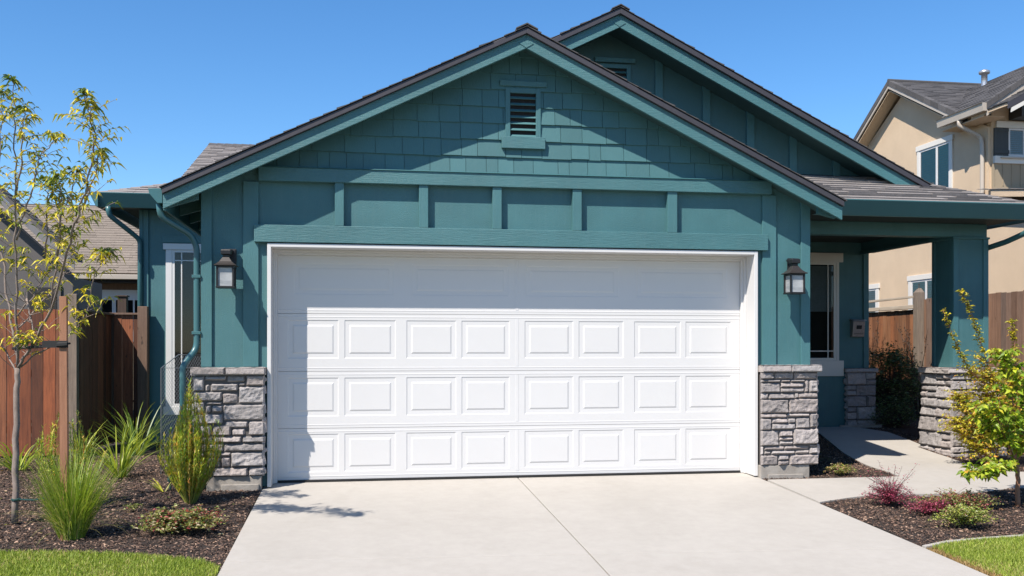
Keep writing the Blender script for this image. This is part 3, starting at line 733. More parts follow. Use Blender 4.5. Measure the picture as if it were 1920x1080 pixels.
# tapered porch pier
rr = random.Random(9)
p3 = pier('stone_pier', None, 1, 7.285, 7.97, 1.045, .0, .035, 1.150, [(7.235, 7.62), (7.62, 8.01)], sideL=True, seed=14, yb=1.78, over=.015, capt=.072)
for o_ in [p3] + [c for c in p3.children if c.name.startswith('mortar')]:
    for v_ in o_.data.vertices:      # battered (tapering) sides
        t = max(0, (1.045 - v_.co.z)) / 1.045; cx = 7.62 - 1.67
        v_.co.x += (-.035 if v_.co.x < cx else .05) * t; 
        if v_.co.y < 1.5: v_.co.y -= .05 * t
p4 = pier('stone_pier', None, 1, 7.125, 7.604, 1.0, .2, .030, 3.44, [(7.11, 7.635)], sideL=True, seed=17, yb=3.4995, over=.012, capt=.062)
m_ = M(); m_.box(7.0, 7.66, 3.36, 3.4, .12, .225); m_.build('footing', mt_found, p4, bevel=.005)
# porch hip roof
PS = .43; ez = 3.080; ye = .66; xc = 8.09
zf = lambda y: ez + PS * (y - ye)
mm = M(); mm.slab([(4.9, ye, ez), (xc, ye, ez), (xc - 1.24, ye + 1.24, zf(ye + 1.24)), (4.9, ye + 1.24, zf(ye + 1.24))], .05)
mm.slab([(xc, ye, ez), (xc, 9.0, ez), (xc - 1.24, 9.0, ez + PS * 1.24), (xc - 1.24, ye + 1.24, ez + PS * 1.24)], .05)
dp = mm.build('porch_roof', mt_soffit, H)
q = math.hypot(1, PS)
shingles((4.9, ye - .015, ez + .001), (1, 0, 0), (0, 1, PS), xc - 4.9, 1.17 * q, 'shingles', mt_shingle, dp, clips=[((xc, ye, 0), (1, 1, 0)), ((5.064 + .0, 0, 0), (-1, 0, 0))], ch=.115, seed=41, th=.020, wmin=.25, wmax=.5)
shingles((xc + .015, ye, ez + .001), (0, 1, 0), (-1, 0, PS), 8.1, 1.17 * q, 'shingles', mt_shingle, dp, clips=[((xc, ye, 0), (-1, -1, 0))], ch=.115, seed=42, th=.014, wmin=.25, wmax=.5)
mm = M(); L_ = 1.30
for i in range(9):
    t0 = .0 + i * .145; t1 = t0 + .19
    a = Vector((xc - t0, ye + t0, ez + PS * t0 + .026)); b_ = Vector((xc - t1, ye + t1, ez + PS * t1 + .016))
    for sx, sy in ((-1, 0), (0, 1)):
        w = .13; d = Vector((sx * w, sy * w, 0)) if sx else Vector((0, w, 0))
        # left leaf lies on the front slope, right leaf on the side slope
        if sx: A = Vector((-w, 0, 0)) ; 
        else: A = Vector((0, w, 0))
        pts = [a, a + A, b_ + A * .9, b_]
        if sx == 0: pts = pts[::-1]
        br = R.uniform(.8, 1.1)
        mm.slab([tuple(p) for p in (pts if sx == 0 else pts[::-1])], .014, (br, br, br))
mm.build('hip_cap', mt_shingle, dp)
def gutter_x(x0, x1, yb_, zt, h, name='gutter', depth=.115, m=None):
    mm = M(); yo = yb_ - depth
    mm.prism_x([(yb_, zt - h), (yb_, zt), (yo, zt), (yo, zt - .012), (yb_ - depth * .25, zt - h + .006), (yb_ - depth * .15, zt - h)][::-1], x0, x1)
    return mm.build(name, m or mt_metal, H if m is None else None, bevel=.002) if m is None else mm
g1 = gutter_x(5.064, 8.202, ye - .002, ez + .006, .182)
mm = M(); mm.prism_y([(8.088, ez - .176), (8.105, ez - .176), (8.202, ez - .006), (8.202, ez + .006), (8.088, ez + .006)], ye - .001, 8.9); mm.build('gutter', mt_metal, H)
board('eave_fascia', 5.02, 8.088, ye - .0015, ye + .022, ez - .17, ez - .052, mt_board, dp, 0)

# porch window
def window(parent, x0, x1, z0, z1, y, casing, frame, mats, glassm, name='window', muntin=(), head=None, apron=None, interior=mt_interior, depth=.35, sash=.035, blinds=None, cas_l=True):
    """frame set in a wall facing -Y; glass recessed"""
    mtr, mfr = mats; mm = M()
    if cas_l: mm.box(x0 - casing, x0, y - .022, y - .0005, z0, z1)
    mm.box(x1, x1 + casing, y - .022, y - .0005, z0, z1)
    if head: mm.box(x0 - casing - head[1], x1 + casing + head[1], y - .034, y - .0005, z1 + .0005, z1 + head[0])
    if apron: mm.box(x0 - casing - apron[1], x1 + casing + apron[1], y - .030, y - .0005, z0 - apron[0], z0 - .0005)
    w = mm.build(name, mtr, parent, bevel=.003)
    mm = M(); f = frame
    mm.box(x0, x0 + f, y - .016, y - .0003, z0, z1); mm.box(x1 - f, x1, y - .016, y - .0003, z0, z1); mm.box(x0 + f, x1 - f, y - .016, y - .0003, z0, z0 + f); mm.box(x0 + f, x1 - f, y - .016, y - .0003, z1 - f, z1)
    for k, p in muntin:
        if k == 'v': mm.box(p - .008, p + .008, y - .012, y - .0004, z0 + f, z1 - f)
        else: mm.box(x0 + f, x1 - f, y - .0125, y - .0002, p - .008, p + .008)
    mm.build('sash', mfr, w, bevel=.002)
    m_ = M(); m_.face([(x0 + f, y - .007, z0 + f), (x1 - f, y - .007, z0 + f), (x1 - f, y - .007, z1 - f), (x0 + f, y - .007, z1 - f)]); m_.build('pane', glassm, w)
    return w
def room(parent, x0, x1, y0, y1, z0, z1, m, blind=None):
    mm = M()
    mm.face([(x0, y1, z0), (x1, y1, z0), (x1, y1, z1), (x0, y1, z1)]); mm.face([(x0, y0, z0), (x0, y1, z0), (x0, y1, z1), (x0, y0, z1)]); mm.face([(x1, y0, z0), (x1, y1, z0), (x1, y1, z1), (x1, y0, z1)])
    mm.face([(x0, y0, z0), (x1, y0, z0), (x1, y1, z0), (x0, y1, z0)]); mm.face([(x0, y0, z1), (x1, y0, z1), (x1, y1, z1), (x0, y1, z1)])
    mm.build('interior', m, parent)
# openings are cut by building the interior just behind the face of the wall
def cut(obj, x0, x1, y0, y1, z0, z1):
    mc = M(); mc.box(x0, x1, y0, y1, z0, z1); c_ = mc.build('cutter', mt_dark, H)
    bo = obj.modifiers.new('opening', 'BOOLEAN'); bo.object = c_; bo.operation = 'DIFFERENCE'; bo.solver = 'EXACT'
    dg = bpy.context.evaluated_depsgraph_get(); me = bpy.data.meshes.new_from_object(obj.evaluated_get(dg)); obj.modifiers.remove(bo)
    obj.data = me; bpy.data.objects.remove(c_)
cut(wp, 5.93, 7.00, 3.4, 3.65, 1.19, 2.60)
w1 = window(H, 5.90, 7.00, 1.174, 2.63, 3.5, .042, .040, (mt_cream, mt_cream), mt_glass, muntin=(('v', 6.872), ('h', 1.315)), head=(.135, .06), apron=(.23, .07))
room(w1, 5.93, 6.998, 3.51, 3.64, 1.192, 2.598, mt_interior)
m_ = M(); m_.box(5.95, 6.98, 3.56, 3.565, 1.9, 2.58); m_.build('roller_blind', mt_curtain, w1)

# ------------------------------------------------------------------ left wing
mm = M(); mm.box(-3.08, -1.504, 4.65, 4.85, 0, 3.50); ww = mm.build('wing_wall', mt_siding, H)
mm = M(); mm.box(-3.08, -2.9, 4.8505, 9.5, 0, 3.50); mm.build('wing_wall', mt_siding, H)
board('corner_board', -3.024, -2.952, 4.622, 4.6495, .05, 3.45, mt_vert, ww)
board('corner_board', -3.082, -3.030, 4.634, 4.6495, .05, 3.45, mt_vert, ww)
cut(ww, -2.62, -1.80, 4.6, 4.80, .55, 2.74)
w2 = window(H, -2.632, -1.80, .52, 2.775, 4.65, .085, .038, (mt_trimw, mt_trimw), mt_glass, muntin=(('v', -2.50), ('h', 2.62)), head=(.088, .035), apron=(.12, .03))
room(w2, -2.62, -1.80, 4.66, 4.795, .55, 2.74, mt_interior)
board('belly_trim', -2.77, -1.51, 4.628, 4.6495, 2.875, 2.98, mt_board, ww)
WS = .392; wy = 4.27; wz = 3.50; wf = lambda y: wz + WS * (y - wy)
mm = M()
mm.slab([(-3.50, wy, wz), (-1.0, wy, wz), (-1.0, 4.95, wf(4.95)), (-2.62, 4.95, wf(4.95))], .05)
mm.slab([(-2.62, 4.95, wf(4.95)), (1.2, 4.95, wf(4.95)), (1.2, 8.2, wf(8.2)), (-2.62, 8.2, wf(8.2))], .12)
mm.slab([(-3.50, wy, wz), (-2.62, 4.95, wf(4.95)), (-2.62, 9.2, wf(4.95)), (-3.50, 9.2, wz)], .05)
mm.slab([(-2.62, 8.2, wf(8.2)), (1.2, 8.2, wf(8.2)), (1.2, 11.5, wf(4.95)), (-2.62, 11.5, wf(4.95))], .12)
mm.prism_x([(4.95, 3.5), (11.4, 3.5), (11.4, wf(5.0) - .1), (8.2, wf(8.2) - .13), (4.95, wf(4.95) - .13)], -2.60, -2.45)
dw = mm.build('wing_roof', mt_soffit, H)
q = math.hypot(1, WS)
shingles((-3.52, wy - .02, wz + .001), (1, 0, 0), (0, 1, WS), 2.6, .72 * q, 'shingles', mt_shingle, dw, clips=[((-3.52, wy - .02, 0), (-.7, .9, 0))], ch=.13, seed=51, th=.013)
shingles((-2.64, 4.95, wf(4.95) + .001), (1, 0, 0), (0, 1, WS), 3.8, 3.26 * q, 'shingles', mt_shingle, dw, ch=.13, seed=52, th=.013)
mm = M()
for i in range(28):
    x = -2.64 + i * .14; mm.slab([(x, 8.06, wf(8.06) + .02), (x + .17, 8.06, wf(8.06) + .012), (x + .17, 8.22, wf(8.22) + .012), (x, 8.22, wf(8.22) + .02)], .012); 
mm.build('ridge_cap', mt_shdark, dw)
mm = M()   # hip caps
for i in range(7):
    t = i / 7; t2 = (i + 1.25) / 7
    a = Vector((-3.52 + .9 * t, wy - .02 + .7 * t, wf(wy - .02 + .7 * t) + .024)); b_ = Vector((-3.52 + .9 * t2, wy - .02 + .7 * t2, wf(wy - .02 + .7 * t2) + .014))
    o_ = Vector((.09, -.07, -.03)); mm.slab([tuple(a - o_ * .6), tuple(a + o_), tuple(b_ + o_), tuple(b_ - o_ * .6)], .012)
mm.build('hip_cap', mt_shingle, dw)
gutter_x(-3.535, -1.83, wy - .002, wz + .008, .2)
mm = M(); mm.prism_y([(-3.52, wz - .192), (-3.52, wz + .008), (-3.635, wz + .008), (-3.635, wz - .004), (-3.545, wz - .192)][::-1], wy - .117, 9.0); mm.build('gutter', mt_metal, H)
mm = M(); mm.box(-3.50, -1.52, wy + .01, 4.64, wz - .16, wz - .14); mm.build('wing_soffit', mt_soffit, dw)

# downspouts
def spout(name, pts, r=.036, parent=H, mat=mt_metal, n=8):
    P = [Vector(p) for p in pts]; out = [P[0]]
    for i in range(1, len(P) - 1):      # round the elbows
        a, b_, c_ = P[i - 1], P[i], P[i + 1]; d = min(.07, (b_ - a).length * .45, (c_ - b_).length * .45)
        s = b_ + (a - b_).normalized() * d; e = b_ + (c_ - b_).normalized() * d
        for k in range(5):
            t = k / 4; out.append(s * (1 - t) ** 2 + b_ * 2 * t * (1 - t) + e * t * t)
    out.append(P[-1]); mm = M(); mm.tube(out, r, n, sq=None)
    o = mm.build(name, mat, parent, smooth=True); return o
d1 = spout('downspout', [(-1.86, -.20, 2.74), (-1.85, -.19, 2.62), (-1.60, -.03, 2.47), (-1.548, -.01, 2.36), (-1.548, -.01, 1.36), (-1.66, -.13, 1.20), (-1.652, -.14, .10)], .031)
mm = M()
for z_ in (2.05, 1.5): mm.box(-1.59, -1.5065, -.045, .025, z_, z_ + .03)
mm.build('strap', mt_metal, d1, bevel=.002)
spout('downspout', [(-3.40, 4.21, 3.32), (-3.39, 4.22, 3.20), (-3.14, 4.50, 2.98), (-3.06, 4.59, 2.90), (-3.06, 4.59, .06)], .036)
spout('downspout', [(7.95, .61, 2.92), (7.95, .62, 2.76), (7.94, 1.0, 2.68), (7.93, 1.5, 2.62), (7.93, 1.76, 2.6), (7.93, 1.77, .2)], .036)

# ------------------------------------------------------------------ wall lanterns
def lantern():
    root = thing('wall_lantern', (-1.243, 0, 2.0), 'black wall lantern on the teal wall left of the garage door', 'wall lamp', 'wall lanterns either side of the garage door')
    cx, cy = -1.243, -.215
    mm = M(); mm.box(cx + .005, cx + .075, -.055, -.0275, 2.14, 2.335); mm.box(cx + .012, cx + .068, -.062, -.0555, 2.15, 2.325); mm.build('backplate', mt_black, root, bevel=.004)
    mm = M(); mm.box(cx - .02, cx + .05, -.215, -.0625, 2.296, 2.318); mm.sqlathe(cx, cy, [(.040, 2.262), (.046, 2.268), (.046, 2.300), (.040, 2.312), (.020, 2.3125)]); mm.box(cx - .028, cx + .028, cy - .028, cy + .028, 2.238, 2.2615)
    mm.build('arm', mt_black, root, bevel=.003)
    mm = M(); mm.sqlathe(cx, cy, [(.102, 2.152), (.104, 2.158), (.082, 2.172), (.058, 2.195), (.040, 2.222), (.030, 2.2375)]); mm.build('lantern_roof', mt_bronze, root, bevel=.002)
    mm = M(); r = .074
    for sx in (-1, 1):
        for sy in (-1, 1): mm.box(cx + sx * r - .009, cx + sx * r + .009, cy + sy * r - .009, cy + sy * r + .009, 1.958, 2.1515)
    mm.box(cx - r - .012, cx + r + .012, cy - r - .012, cy + r + .012, 1.940, 1.9575)
    for sy in (-1, 1): mm.box(cx - r + .0095, cx + r - .0095, cy + sy * r - .007, cy + sy * r + .007, 2.136, 2.1512)
    for sx in (-1, 1): mm.box(cx + sx * r - .007, cx + sx * r + .007, cy - r + .0095, cy + r - .0095, 2.136, 2.1512)
    mm.build('lantern_frame', mt_black, root, bevel=.002)
    mm = M(); mm.box(cx - .067, cx + .067, cy - .067, cy + .067, 1.960, 2.134); mm.build('lantern_glass', mt_frost, root)
    return root
l1 = lantern()
l2 = copy_thing(l1, (4.560, 0, 1.995), 0, 'black wall lantern on the teal wall right of the garage door')

# mailbox
mb = thing('mailbox', (7.315, 3.5, 1.5), 'small grey metal mailbox on the shaded porch wall', 'mailbox')
mm = M(); mm.prism_x([(3.42, 1.525), (3.4995, 1.525), (3.4995, 1.775), (3.385, 1.755)], 7.222, 7.408); mm.build('box', mt_box, mb, bevel=.006)
mm = M(); mm.hexa([(7.208, 3.365, 1.762), (7.422, 3.365, 1.762), (7.422, 3.4993, 1.782), (7.208, 3.4993, 1.782)], [(7.208, 3.365, 1.774), (7.422, 3.365, 1.774), (7.422, 3.4993, 1.794), (7.208, 3.4993, 1.794)]); mm.build('lid', mt_box, mb, bevel=.002)
mm = M(); mm.hexa([(7.275, 3.397, 1.64), (7.355, 3.397, 1.64), (7.355, 3.42, 1.64), (7.275, 3.42, 1.64)], [(7.275, 3.384, 1.695), (7.355, 3.384, 1.695), (7.355, 3.41, 1.695), (7.275, 3.41, 1.695)]); mm.build('slot_window', mt_rubber, mb)
mm = M()
for k, (a, b_) in enumerate(((7.245, 7.265), (7.272, 7.30), (7.308, 7.325), (7.33, 7.36), (7.368, 7.388))): mm.tube([(a, 3.409, 1.56 + .006 * (k % 2)), ((a + b_) / 2, 3.407, 1.585), (b_, 3.409, 1.563)], .0022, 5)
mm.build('embossing', mt_bronze, mb)

# ------------------------------------------------------------------ fences
def boards_x(mm, x0, x1, y, z0, z1, rr, w=.14, tone=(1, 1, 1), dog=0, wob=.004):
    x = x0
    while x < x1 - .02:
        ww_ = min(w * rr.uniform(.96, 1.03), x1 - x); br = rr.uniform(.4, 1.25); hu = rr.uniform(-.12, .12); c_ = (tone[0] * br * (1 + hu), tone[1] * br, tone[2] * br * (1 - hu))
        a, b_ = x + .003, x + ww_ - .003; zt = z1 + rr.uniform(-wob, wob); yy = y + rr.uniform(-.004, .004)
        mm.prism_y([(a, z0), (b_, z0), (b_, zt - dog), (b_ - dog, zt), (a + dog, zt), (a, zt - dog)] if dog else [(a, z0), (b_, z0), (b_, zt), (a, zt)], yy, yy + .018, c_)
        x += ww_
def boards_y(mm, y0, y1, x, z0, z1, rr, w=.14, tone=(1, 1, 1), dog=0, wob=.004, brr=(.55, 1.3)):
    y = y0
    while y < y1 - .02:
        ww_ = min(w * rr.uniform(.96, 1.03), y1 - y); br = rr.uniform(*brr); hu = rr.uniform(-.12, .12); c_ = (tone[0] * br * (1 + hu), tone[1] * br, tone[2] * br * (1 - hu))
        a, b_ = y + .003, y + ww_ - .003; zt = z1 + rr.uniform(-wob, wob); xx = x + rr.uniform(-.004, .004)
        mm.prism_x([(a, z0), (b_, z0), (b_, zt - dog), (b_ - dog, zt), (a + dog, zt), (a, zt - dog)] if dog else [(a, z0), (b_, z0), (b_, zt), (a, zt)], xx, xx + .018, c_)
        y += ww_
rr = random.Random(77)
f1 = thing('wood_fence', (-5.5, 3.0, 0), 'sunlit orange cedar board fence behind the young tree and its stake', 'fence')
mm = M(); boards_x(mm, -9.5, -3.58, 3.0, .02, 1.845, rr, .145, (1.15, 1, .9)); mm.build('fence_boards', mt_red, f1)
mm = M()
for z_ in (.3, 1.0, 1.7): mm.box(-9.5, -3.58, 3.025, 3.065, z_, z_ + .09)
mm.build('rail', mt_brownw, f1)
for x_ in (-3.572, -6.0, -8.4):
    m_ = M(); m_.box(x_, x_ + .112, 2.94 if x_ > -4 else 3.07, 3.05 if x_ > -4 else 3.18, -.05, 2.04 if x_ > -4 else 1.8, (.95, .9, .85)); m_.build('post', mt_weath if x_ > -4 else mt_brownw, f1, bevel=.006)
f2 = thing('wood_fence', (-3.46, 3.8, 0), 'dark red fence returning from the corner post to the teal house wall', 'fence')
mm = M(); boards_y(mm, 3.06, 4.60, -3.47, .02, 1.82, rr, .14, (.9, .85, .85)); mm.build('fence_boards', mt_red, f2)
mm = M(); boards_x(mm, -3.46, -2.94, 4.62, .02, 1.83, rr, .15, (1.1, 1, .95)); mm.build('fence_boards', mt_red, f2)
mm = M(); mm.box(-3.50, -3.41, 3.06, 4.585, 1.825, 1.852); mm.box(-3.50, -3.0, 4.5855, 4.66, 1.835, 1.862); mm.build('cap_rail', mt_brownw, f2, bevel=.003)
m_ = M(); m_.box(-3.50, -3.42, 4.601, 4.615, .0, 1.82, (.6, .55, .5)); m_.build('corner_batten', mt_brownw, f2)
mm = M(); mm.box(-3.068, -2.935, 4.46, 4.58, -.02, 1.95); mm.build('post', mt_brownw, f2, bevel=.006)

f3 = thing('wood_fence', (9.5, 6.5, .2), 'orange brown board fence with pale top rail seen through the porch opening', 'fence')
mm = M(); boards_y(mm, 5.36, 12.0, 9.5, .1, 2.02, rr, .125, (1.25, 1.45, 1.5)); mm.build('fence_boards', mt_red, f3)
mm = M(); mm.box(9.44, 9.535, 5.36, 12.0, 2.035, 2.10); mm.build('top_rail', mt_palew, f3, bevel=.004)
mm = M(); mm.hexa([(9.47, 5.45, 2.225), (9.53, 5.45, 2.225), (9.53, 12, 2.14), (9.47, 12, 2.14)], [(9.47, 5.45, 2.262), (9.53, 5.45, 2.262), (9.53, 12, 2.18), (9.47, 12, 2.18)]); mm.build('loose_rail', mt_palew, f3, bevel=.004)
f4 = thing('wood_fence', (9.5, 3.0, .2), 'grey brown weathered board fence with tall split post right of the porch column', 'fence')
mm = M(); boards_y(mm, -2.0, 5.2, 9.51, .1, 2.19, rr, .12, (1.15, 1.2, 1.3), .0, .01, (.75, 1.2)); mm.build('fence_boards', mt_brownw, f4)
mm = M(); mm.hexa([(9.40, 5.21, .1), (9.53, 5.21, .1), (9.53, 5.35, .1), (9.40, 5.35, .1)], [(9.40, 5.21, 2.30), (9.53, 5.21, 2.30), (9.53, 5.35, 2.30), (9.40, 5.35, 2.30)], (.9, .9, .88))
mm.hexa([(9.40, 5.21, 2.3005), (9.53, 5.21, 2.3005), (9.53, 5.35, 2.3005), (9.40, 5.35, 2.3005)], [(9.44, 5.25, 2.38), (9.49, 5.25, 2.38), (9.49, 5.31, 2.36), (9.44, 5.31, 2.36)], (.9, .9, .88))
mm.tube([(9.465, 5.28, 2.36), (9.465, 5.28, 2.46)], .008, 6, (.3, .3, .3)); mm.build('post', mt_weath, f4, bevel=.004)

# ------------------------------------------------------------------ beige two storey neighbour on the right
NB = thing('beige_house', (14, 9, .2), 'two storey beige stucco house with dark grey roofs beyond the right fence', 'house')
mm = M()
mm.prism_x([(7.0, 0), (13.6, 0), (13.6, 4.9), (9.775, 7.08), (7.0, 5.62)], 12.0, 18.0); nw = mm.build('stucco_wall', mt_stucco, NB)
mm = M(); mm.box(12.04, 18, 7.0, 7.001, 0, .1); 
mm = M(); mm.prism_y([(12.06, 3.9), (14.6, 3.9), (14.6, 5.9), (13.3, 6.78), (12.06, 5.98)], 6.98, 8.5); mm.build('stucco_wall', mt_stucco, NB)
mm = M(); mm.box(12.0, 18, 2.0, 6.999, 0, 3.70); mm.build('stucco_wall', mt_stucco, NB)
def nroof(pts, th, mat, parent=NB, name='roof'):
    mm = M(); mm.slab(pts, th); return mm.build(name, mat, parent)
# main gable roof, ridge along X
ry, rz, sR, sLf = 9.98, 7.30, .53, .66
r1 = nroof([(11.72, 7.35, rz - sR * (ry - 7.35)), (16.5, 7.35, rz - sR * (ry - 7.35)), (16.5, ry, rz), (11.72, ry, rz)], .09, mt_stucco)
nroof([(11.72, ry, rz), (16.5, ry, rz), (16.5, 14.0, rz - sLf * (14 - ry)), (11.72, 14.0, rz - sLf * (14 - ry))], .09, mt_stucco)
qq = math.hypot(1, sR)
shingles((11.70, 7.33, rz - sR * (ry - 7.33) + .002), (1, 0, 0), (0, 1, sR), 4.9, (ry - 7.33) * qq, 'shingles', mt_shdark, r1, ch=.13, seed=61)
shingles((11.70, 14.0, rz - sLf * (14 - ry) + .002), (1, 0, 0), (0, -1, sLf), 4.9, (14 - ry) * math.hypot(1, sLf), 'shingles', mt_shdark, r1, ch=.2, seed=62)
def rake_y(x, y0, z0, y1, z1, d0, d1, name, mat, parent, th=.03):
    mm = M(); mm.prism_x([(y0, z0 - d1), (y1, z1 - d1), (y1, z1 - d0), (y0, z0 - d0)], x, x + th); return mm.build(name, mat, parent, bevel=.003)
zA = rz - sR * (ry - 7.35); zB = rz - sLf * (14 - ry)
rake_y(11.685, 7.35, zA, ry, rz, .095, .165, 'rake_board', mt_gutterb, r1); rake_y(11.685, ry, rz, 14.0, zB, .095, .165, 'rake_board', mt_gutterb, r1)
# shingle caps bent over the rake
mm = M(); k = 0; y = 7.33
while y < ry:
    z0 = rz - sR * (ry - y); y2 = min(y + .26, ry); z1 = rz - sR * (ry - y2); br = R.uniform(.7, 1.15)
    mm.prism_x([(y + .004, z0 - .095), (y2 - .004, z1 - .095), (y2 - .004, z1 + .02), (y + .004, z0 + .026)], 11.675, 11.80, (br,) * 3); y += .26
y = ry
while y < 14:
    z0 = rz - sLf * (y - ry); y2 = y + .26; z1 = rz - sLf * (y2 - ry); br = R.uniform(.7, 1.15)
    mm.prism_x([(y + .004, z0 - .095), (y2 - .004, z1 - .095), (y2 - .004, z1 + .026), (y + .004, z0 + .02)], 11.675, 11.80, (br,) * 3); y += .26
mm.build('rake_cap', mt_shdark, r1)
mm = M(); mm.tube([(11.68, ry, rz + .02), (16.5, ry, rz + .02)], .035, 6); mm.build('ridge_cap', mt_shdark, r1)
mm = M()
for (ya, yb_, s_) in ((7.35, ry, sR), (ry, 14.0, -sLf)):
    za = rz - abs(s_) * abs(ry - ya); zb = rz - abs(s_) * abs(yb_ - ry)
    mm.hexa([(11.72, ya, za - .22), (11.995, ya, za - .22), (11.995, yb_, zb - .22), (11.72, yb_, zb - .22)], [(11.72, ya, za - .205), (11.995, ya, za - .205), (11.995, yb_, zb - .205), (11.72, yb_, zb - .205)])
mm.build('soffit', mt_stucco, r1)
# second block: eave along Y, gable front facing the street
s2 = .65; e2 = 5.93
r2 = nroof([(11.6, 6.48, e2), (13.3, 6.48, e2 + s2 * 1.7), (13.3, 9.9, e2 + s2 * 1.7), (11.6, 7.85, e2)], .09, mt_stucco)
qq = math.hypot(1, s2)
shingles((11.58, 6.46, e2 + .002), (0, 1, 0), (1, 0, s2), 3.9, 1.71 * qq, 'shingles', mt_shdark, r2, clips=[((11.6, 7.88, 0), (-1.95, 1.72, 0))], ch=.13, seed=63)
mm = M(); nroof([(13.3, 6.48, e2 + s2 * 1.7), (15.0, 6.48, e2), (15.0, 9.9, e2), (13.3, 9.9, e2 + s2 * 1.7)], .09, mt_shdark)
x = 11.58
while x < 13.2:
    z0 = e2 + s2 * (x - 11.6); z1 = e2 + s2 * (x + .24 - 11.6); br = R.uniform(.7, 1.15)
    mm.prism_y([(x + .004, z0 - .09), (x + .236, z1 - .09), (x + .236, z1 + .022), (x + .004, z0 + .028)], 6.44, 6.60, (br,) * 3); x += .24
mm.build('rake_cap', mt_shdark, r2)
mm = M(); mm.prism_y([(11.6, e2 - .24), (13.3, e2 + s2 * 1.7 - .24), (13.3, e2 + s2 * 1.7 - .0955), (11.6, e2 - .0955)], 6.46, 6.49); mm.build('rake_board', mt_gutterb, r2, bevel=.003)
mm = M(); mm.hexa([(11.62, 6.4905, e2 - .20), (13.3, 6.4905, e2 + s2 * 1.7 - .2), (13.3, 6.979, e2 + s2 * 1.7 - .2), (11.62, 6.979, e2 - .20)], [(11.62, 6.4905, e2 - .185), (13.3, 6.4905, e2 + s2 * 1.7 - .185), (13.3, 6.979, e2 + s2 * 1.7 - .185), (11.62, 6.979, e2 - .185)]); mm.build('soffit', mt_stucco, r2)
mm = M(); mm.box(11.62, 12.055, 6.60, 7.9, e2 - .22, e2 - .20); mm.build('soffit', mt_stucco, r2)
mm = M(); mm.prism_y([(11.50, e2 - .012), (11.475, e2 + .002), (11.598, e2 + .002), (11.598, e2 - .15), (11.52, e2 - .15)][::-1], 6.46, 7.90); mm.build('gutter', mt_gutterb, NB, bevel=.003)
mm = M(); mm.tube([(13.35, 9.9, 7.06), (11.68, 7.92, 5.985)], .05, 4); mm.build('valley_flashing', mt_alu, NB)
spout('downspout', [(11.56, 7.25, 5.78), (11.56, 7.25, 5.68), (11.93, 7.12, 5.45), (11.95, 7.10, 5.3), (11.95, 7.10, 4.32), (11.80, 7.22, 4.12), (11.80, 7.22, 4.0)], .042, NB, mt_gutterb)
# flue pipe
mm = M(); mm.lathe(13.08, 8.62, [(.085, 6.7), (.062, 6.95), (.062, 7.14), (.10, 7.142), (.112, 7.155), (.112, 7.195), (.06, 7.225), (0, 7.23)], 14); mm.build('flue_pipe', mt_alu, NB, smooth=True)
# small porch gable over the street window
sg = nroof([(11.62, 5.9, 5.80), (13.6, 5.9, 6.86), (13.6, 6.97, 6.86), (11.62, 6.97, 5.80)], .05, mt_stucco)
mm = M(); mm.prism_y([(11.60, 5.68), (13.6, 6.74), (13.6, 6.86), (11.60, 5.80)], 5.87, 5.899); mm.build('rake_edge', mt_edge, sg)
mm = M(); mm.prism_y([(11.66, 5.62), (13.6, 6.66), (13.6, 6.7395), (11.66, 5.7)], 5.875, 5.899); mm.build('rake_board', mt_cream, sg)
shingles((11.6, 5.87, 5.802), (0, 1, 0), (1, 0, .535), 1.1, 2.2, 'shingles', mt_shdark, sg, ch=.14, seed=65)
mm = M(); mm.prism_y([(12.42, 5.75), (13.5, 5.75), (13.5, 6.5), (12.42, 5.98)], 6.6, 6.97); mm.build('dark_panel', mt_shutter, NB)
# windows on the X = 12 side wall
def window_x(x, y0, y1, z0, z1, casing, parent, split=None, head=.11, cas=mt_cream, blind=True, gl=mt_glass, slats=mt_blind):
    mm = M(); c_ = casing
    mm.box(x - .03, x - .0005, y0 - c_, y0, z0, z1); mm.box(x - .03, x - .0005, y1, y1 + c_, z0, z1); mm.box(x - .04, x - .0005, y0 - c_ - .03, y1 + c_ + .03, z1 + .0005, z1 + head); mm.box(x - .03, x - .0005, y0 - c_, y1 + c_, z0 - .07, z0 - .0005)
    w = mm.build('window', cas, parent, bevel=.004)
    mm = M(); f = .04
    mm.box(x - .022, x - .0003, y0, y0 + f, z0, z1); mm.box(x - .022, x - .0003, y1 - f, y1, z0, z1); mm.box(x - .022, x - .0003, y0 + f, y1 - f, z0, z0 + f); mm.box(x - .022, x - .0003, y0 + f, y1 - f, z1 - f, z1)
    if split: mm.box(x - .0225, x - .0002, split - .03, split + .03, z0 + f, z1 - f)
    mm.build('sash', mt_trimw, w)
    m_ = M(); m_.face([(x - .012, y0 + f, z0 + f), (x - .012, y0 + f, z1 - f), (x - .012, y1 - f, z1 - f), (x - .012, y1 - f, z0 + f)]); m_.build('pane', gl, w)
    m_ = M(); z = z0 + f
    while z < z1 - f:
        m_.hexa([(x - .008, y0 + f, z), (x - .0055, y0 + f, z), (x - .0055, y1 - f, z), (x - .008, y1 - f, z)], [(x - .0045, y0 + f, z + .042), (x - .002, y0 + f, z + .042), (x - .002, y1 - f, z + .042), (x - .0045, y1 - f, z + .042)]); z += .05
    m_.build('blind', slats, w)
    return w
window_x(12.0, 8.17, 9.24, 4.42, 5.60, .085, NB, split=8.62, gl=mt_glassd, slats=mt_greyblind)
window_x(12.0, 10.84, 11.7, 4.3, 5.32, .085, NB)
window_x(12.0, 8.2, 9.55, 1.9, 2.82, .11, NB, split=9.0, gl=mt_glassd)
window_x(12.0, 10.98, 12.2, 1.9, 2.74, .11, NB, split=11.6)
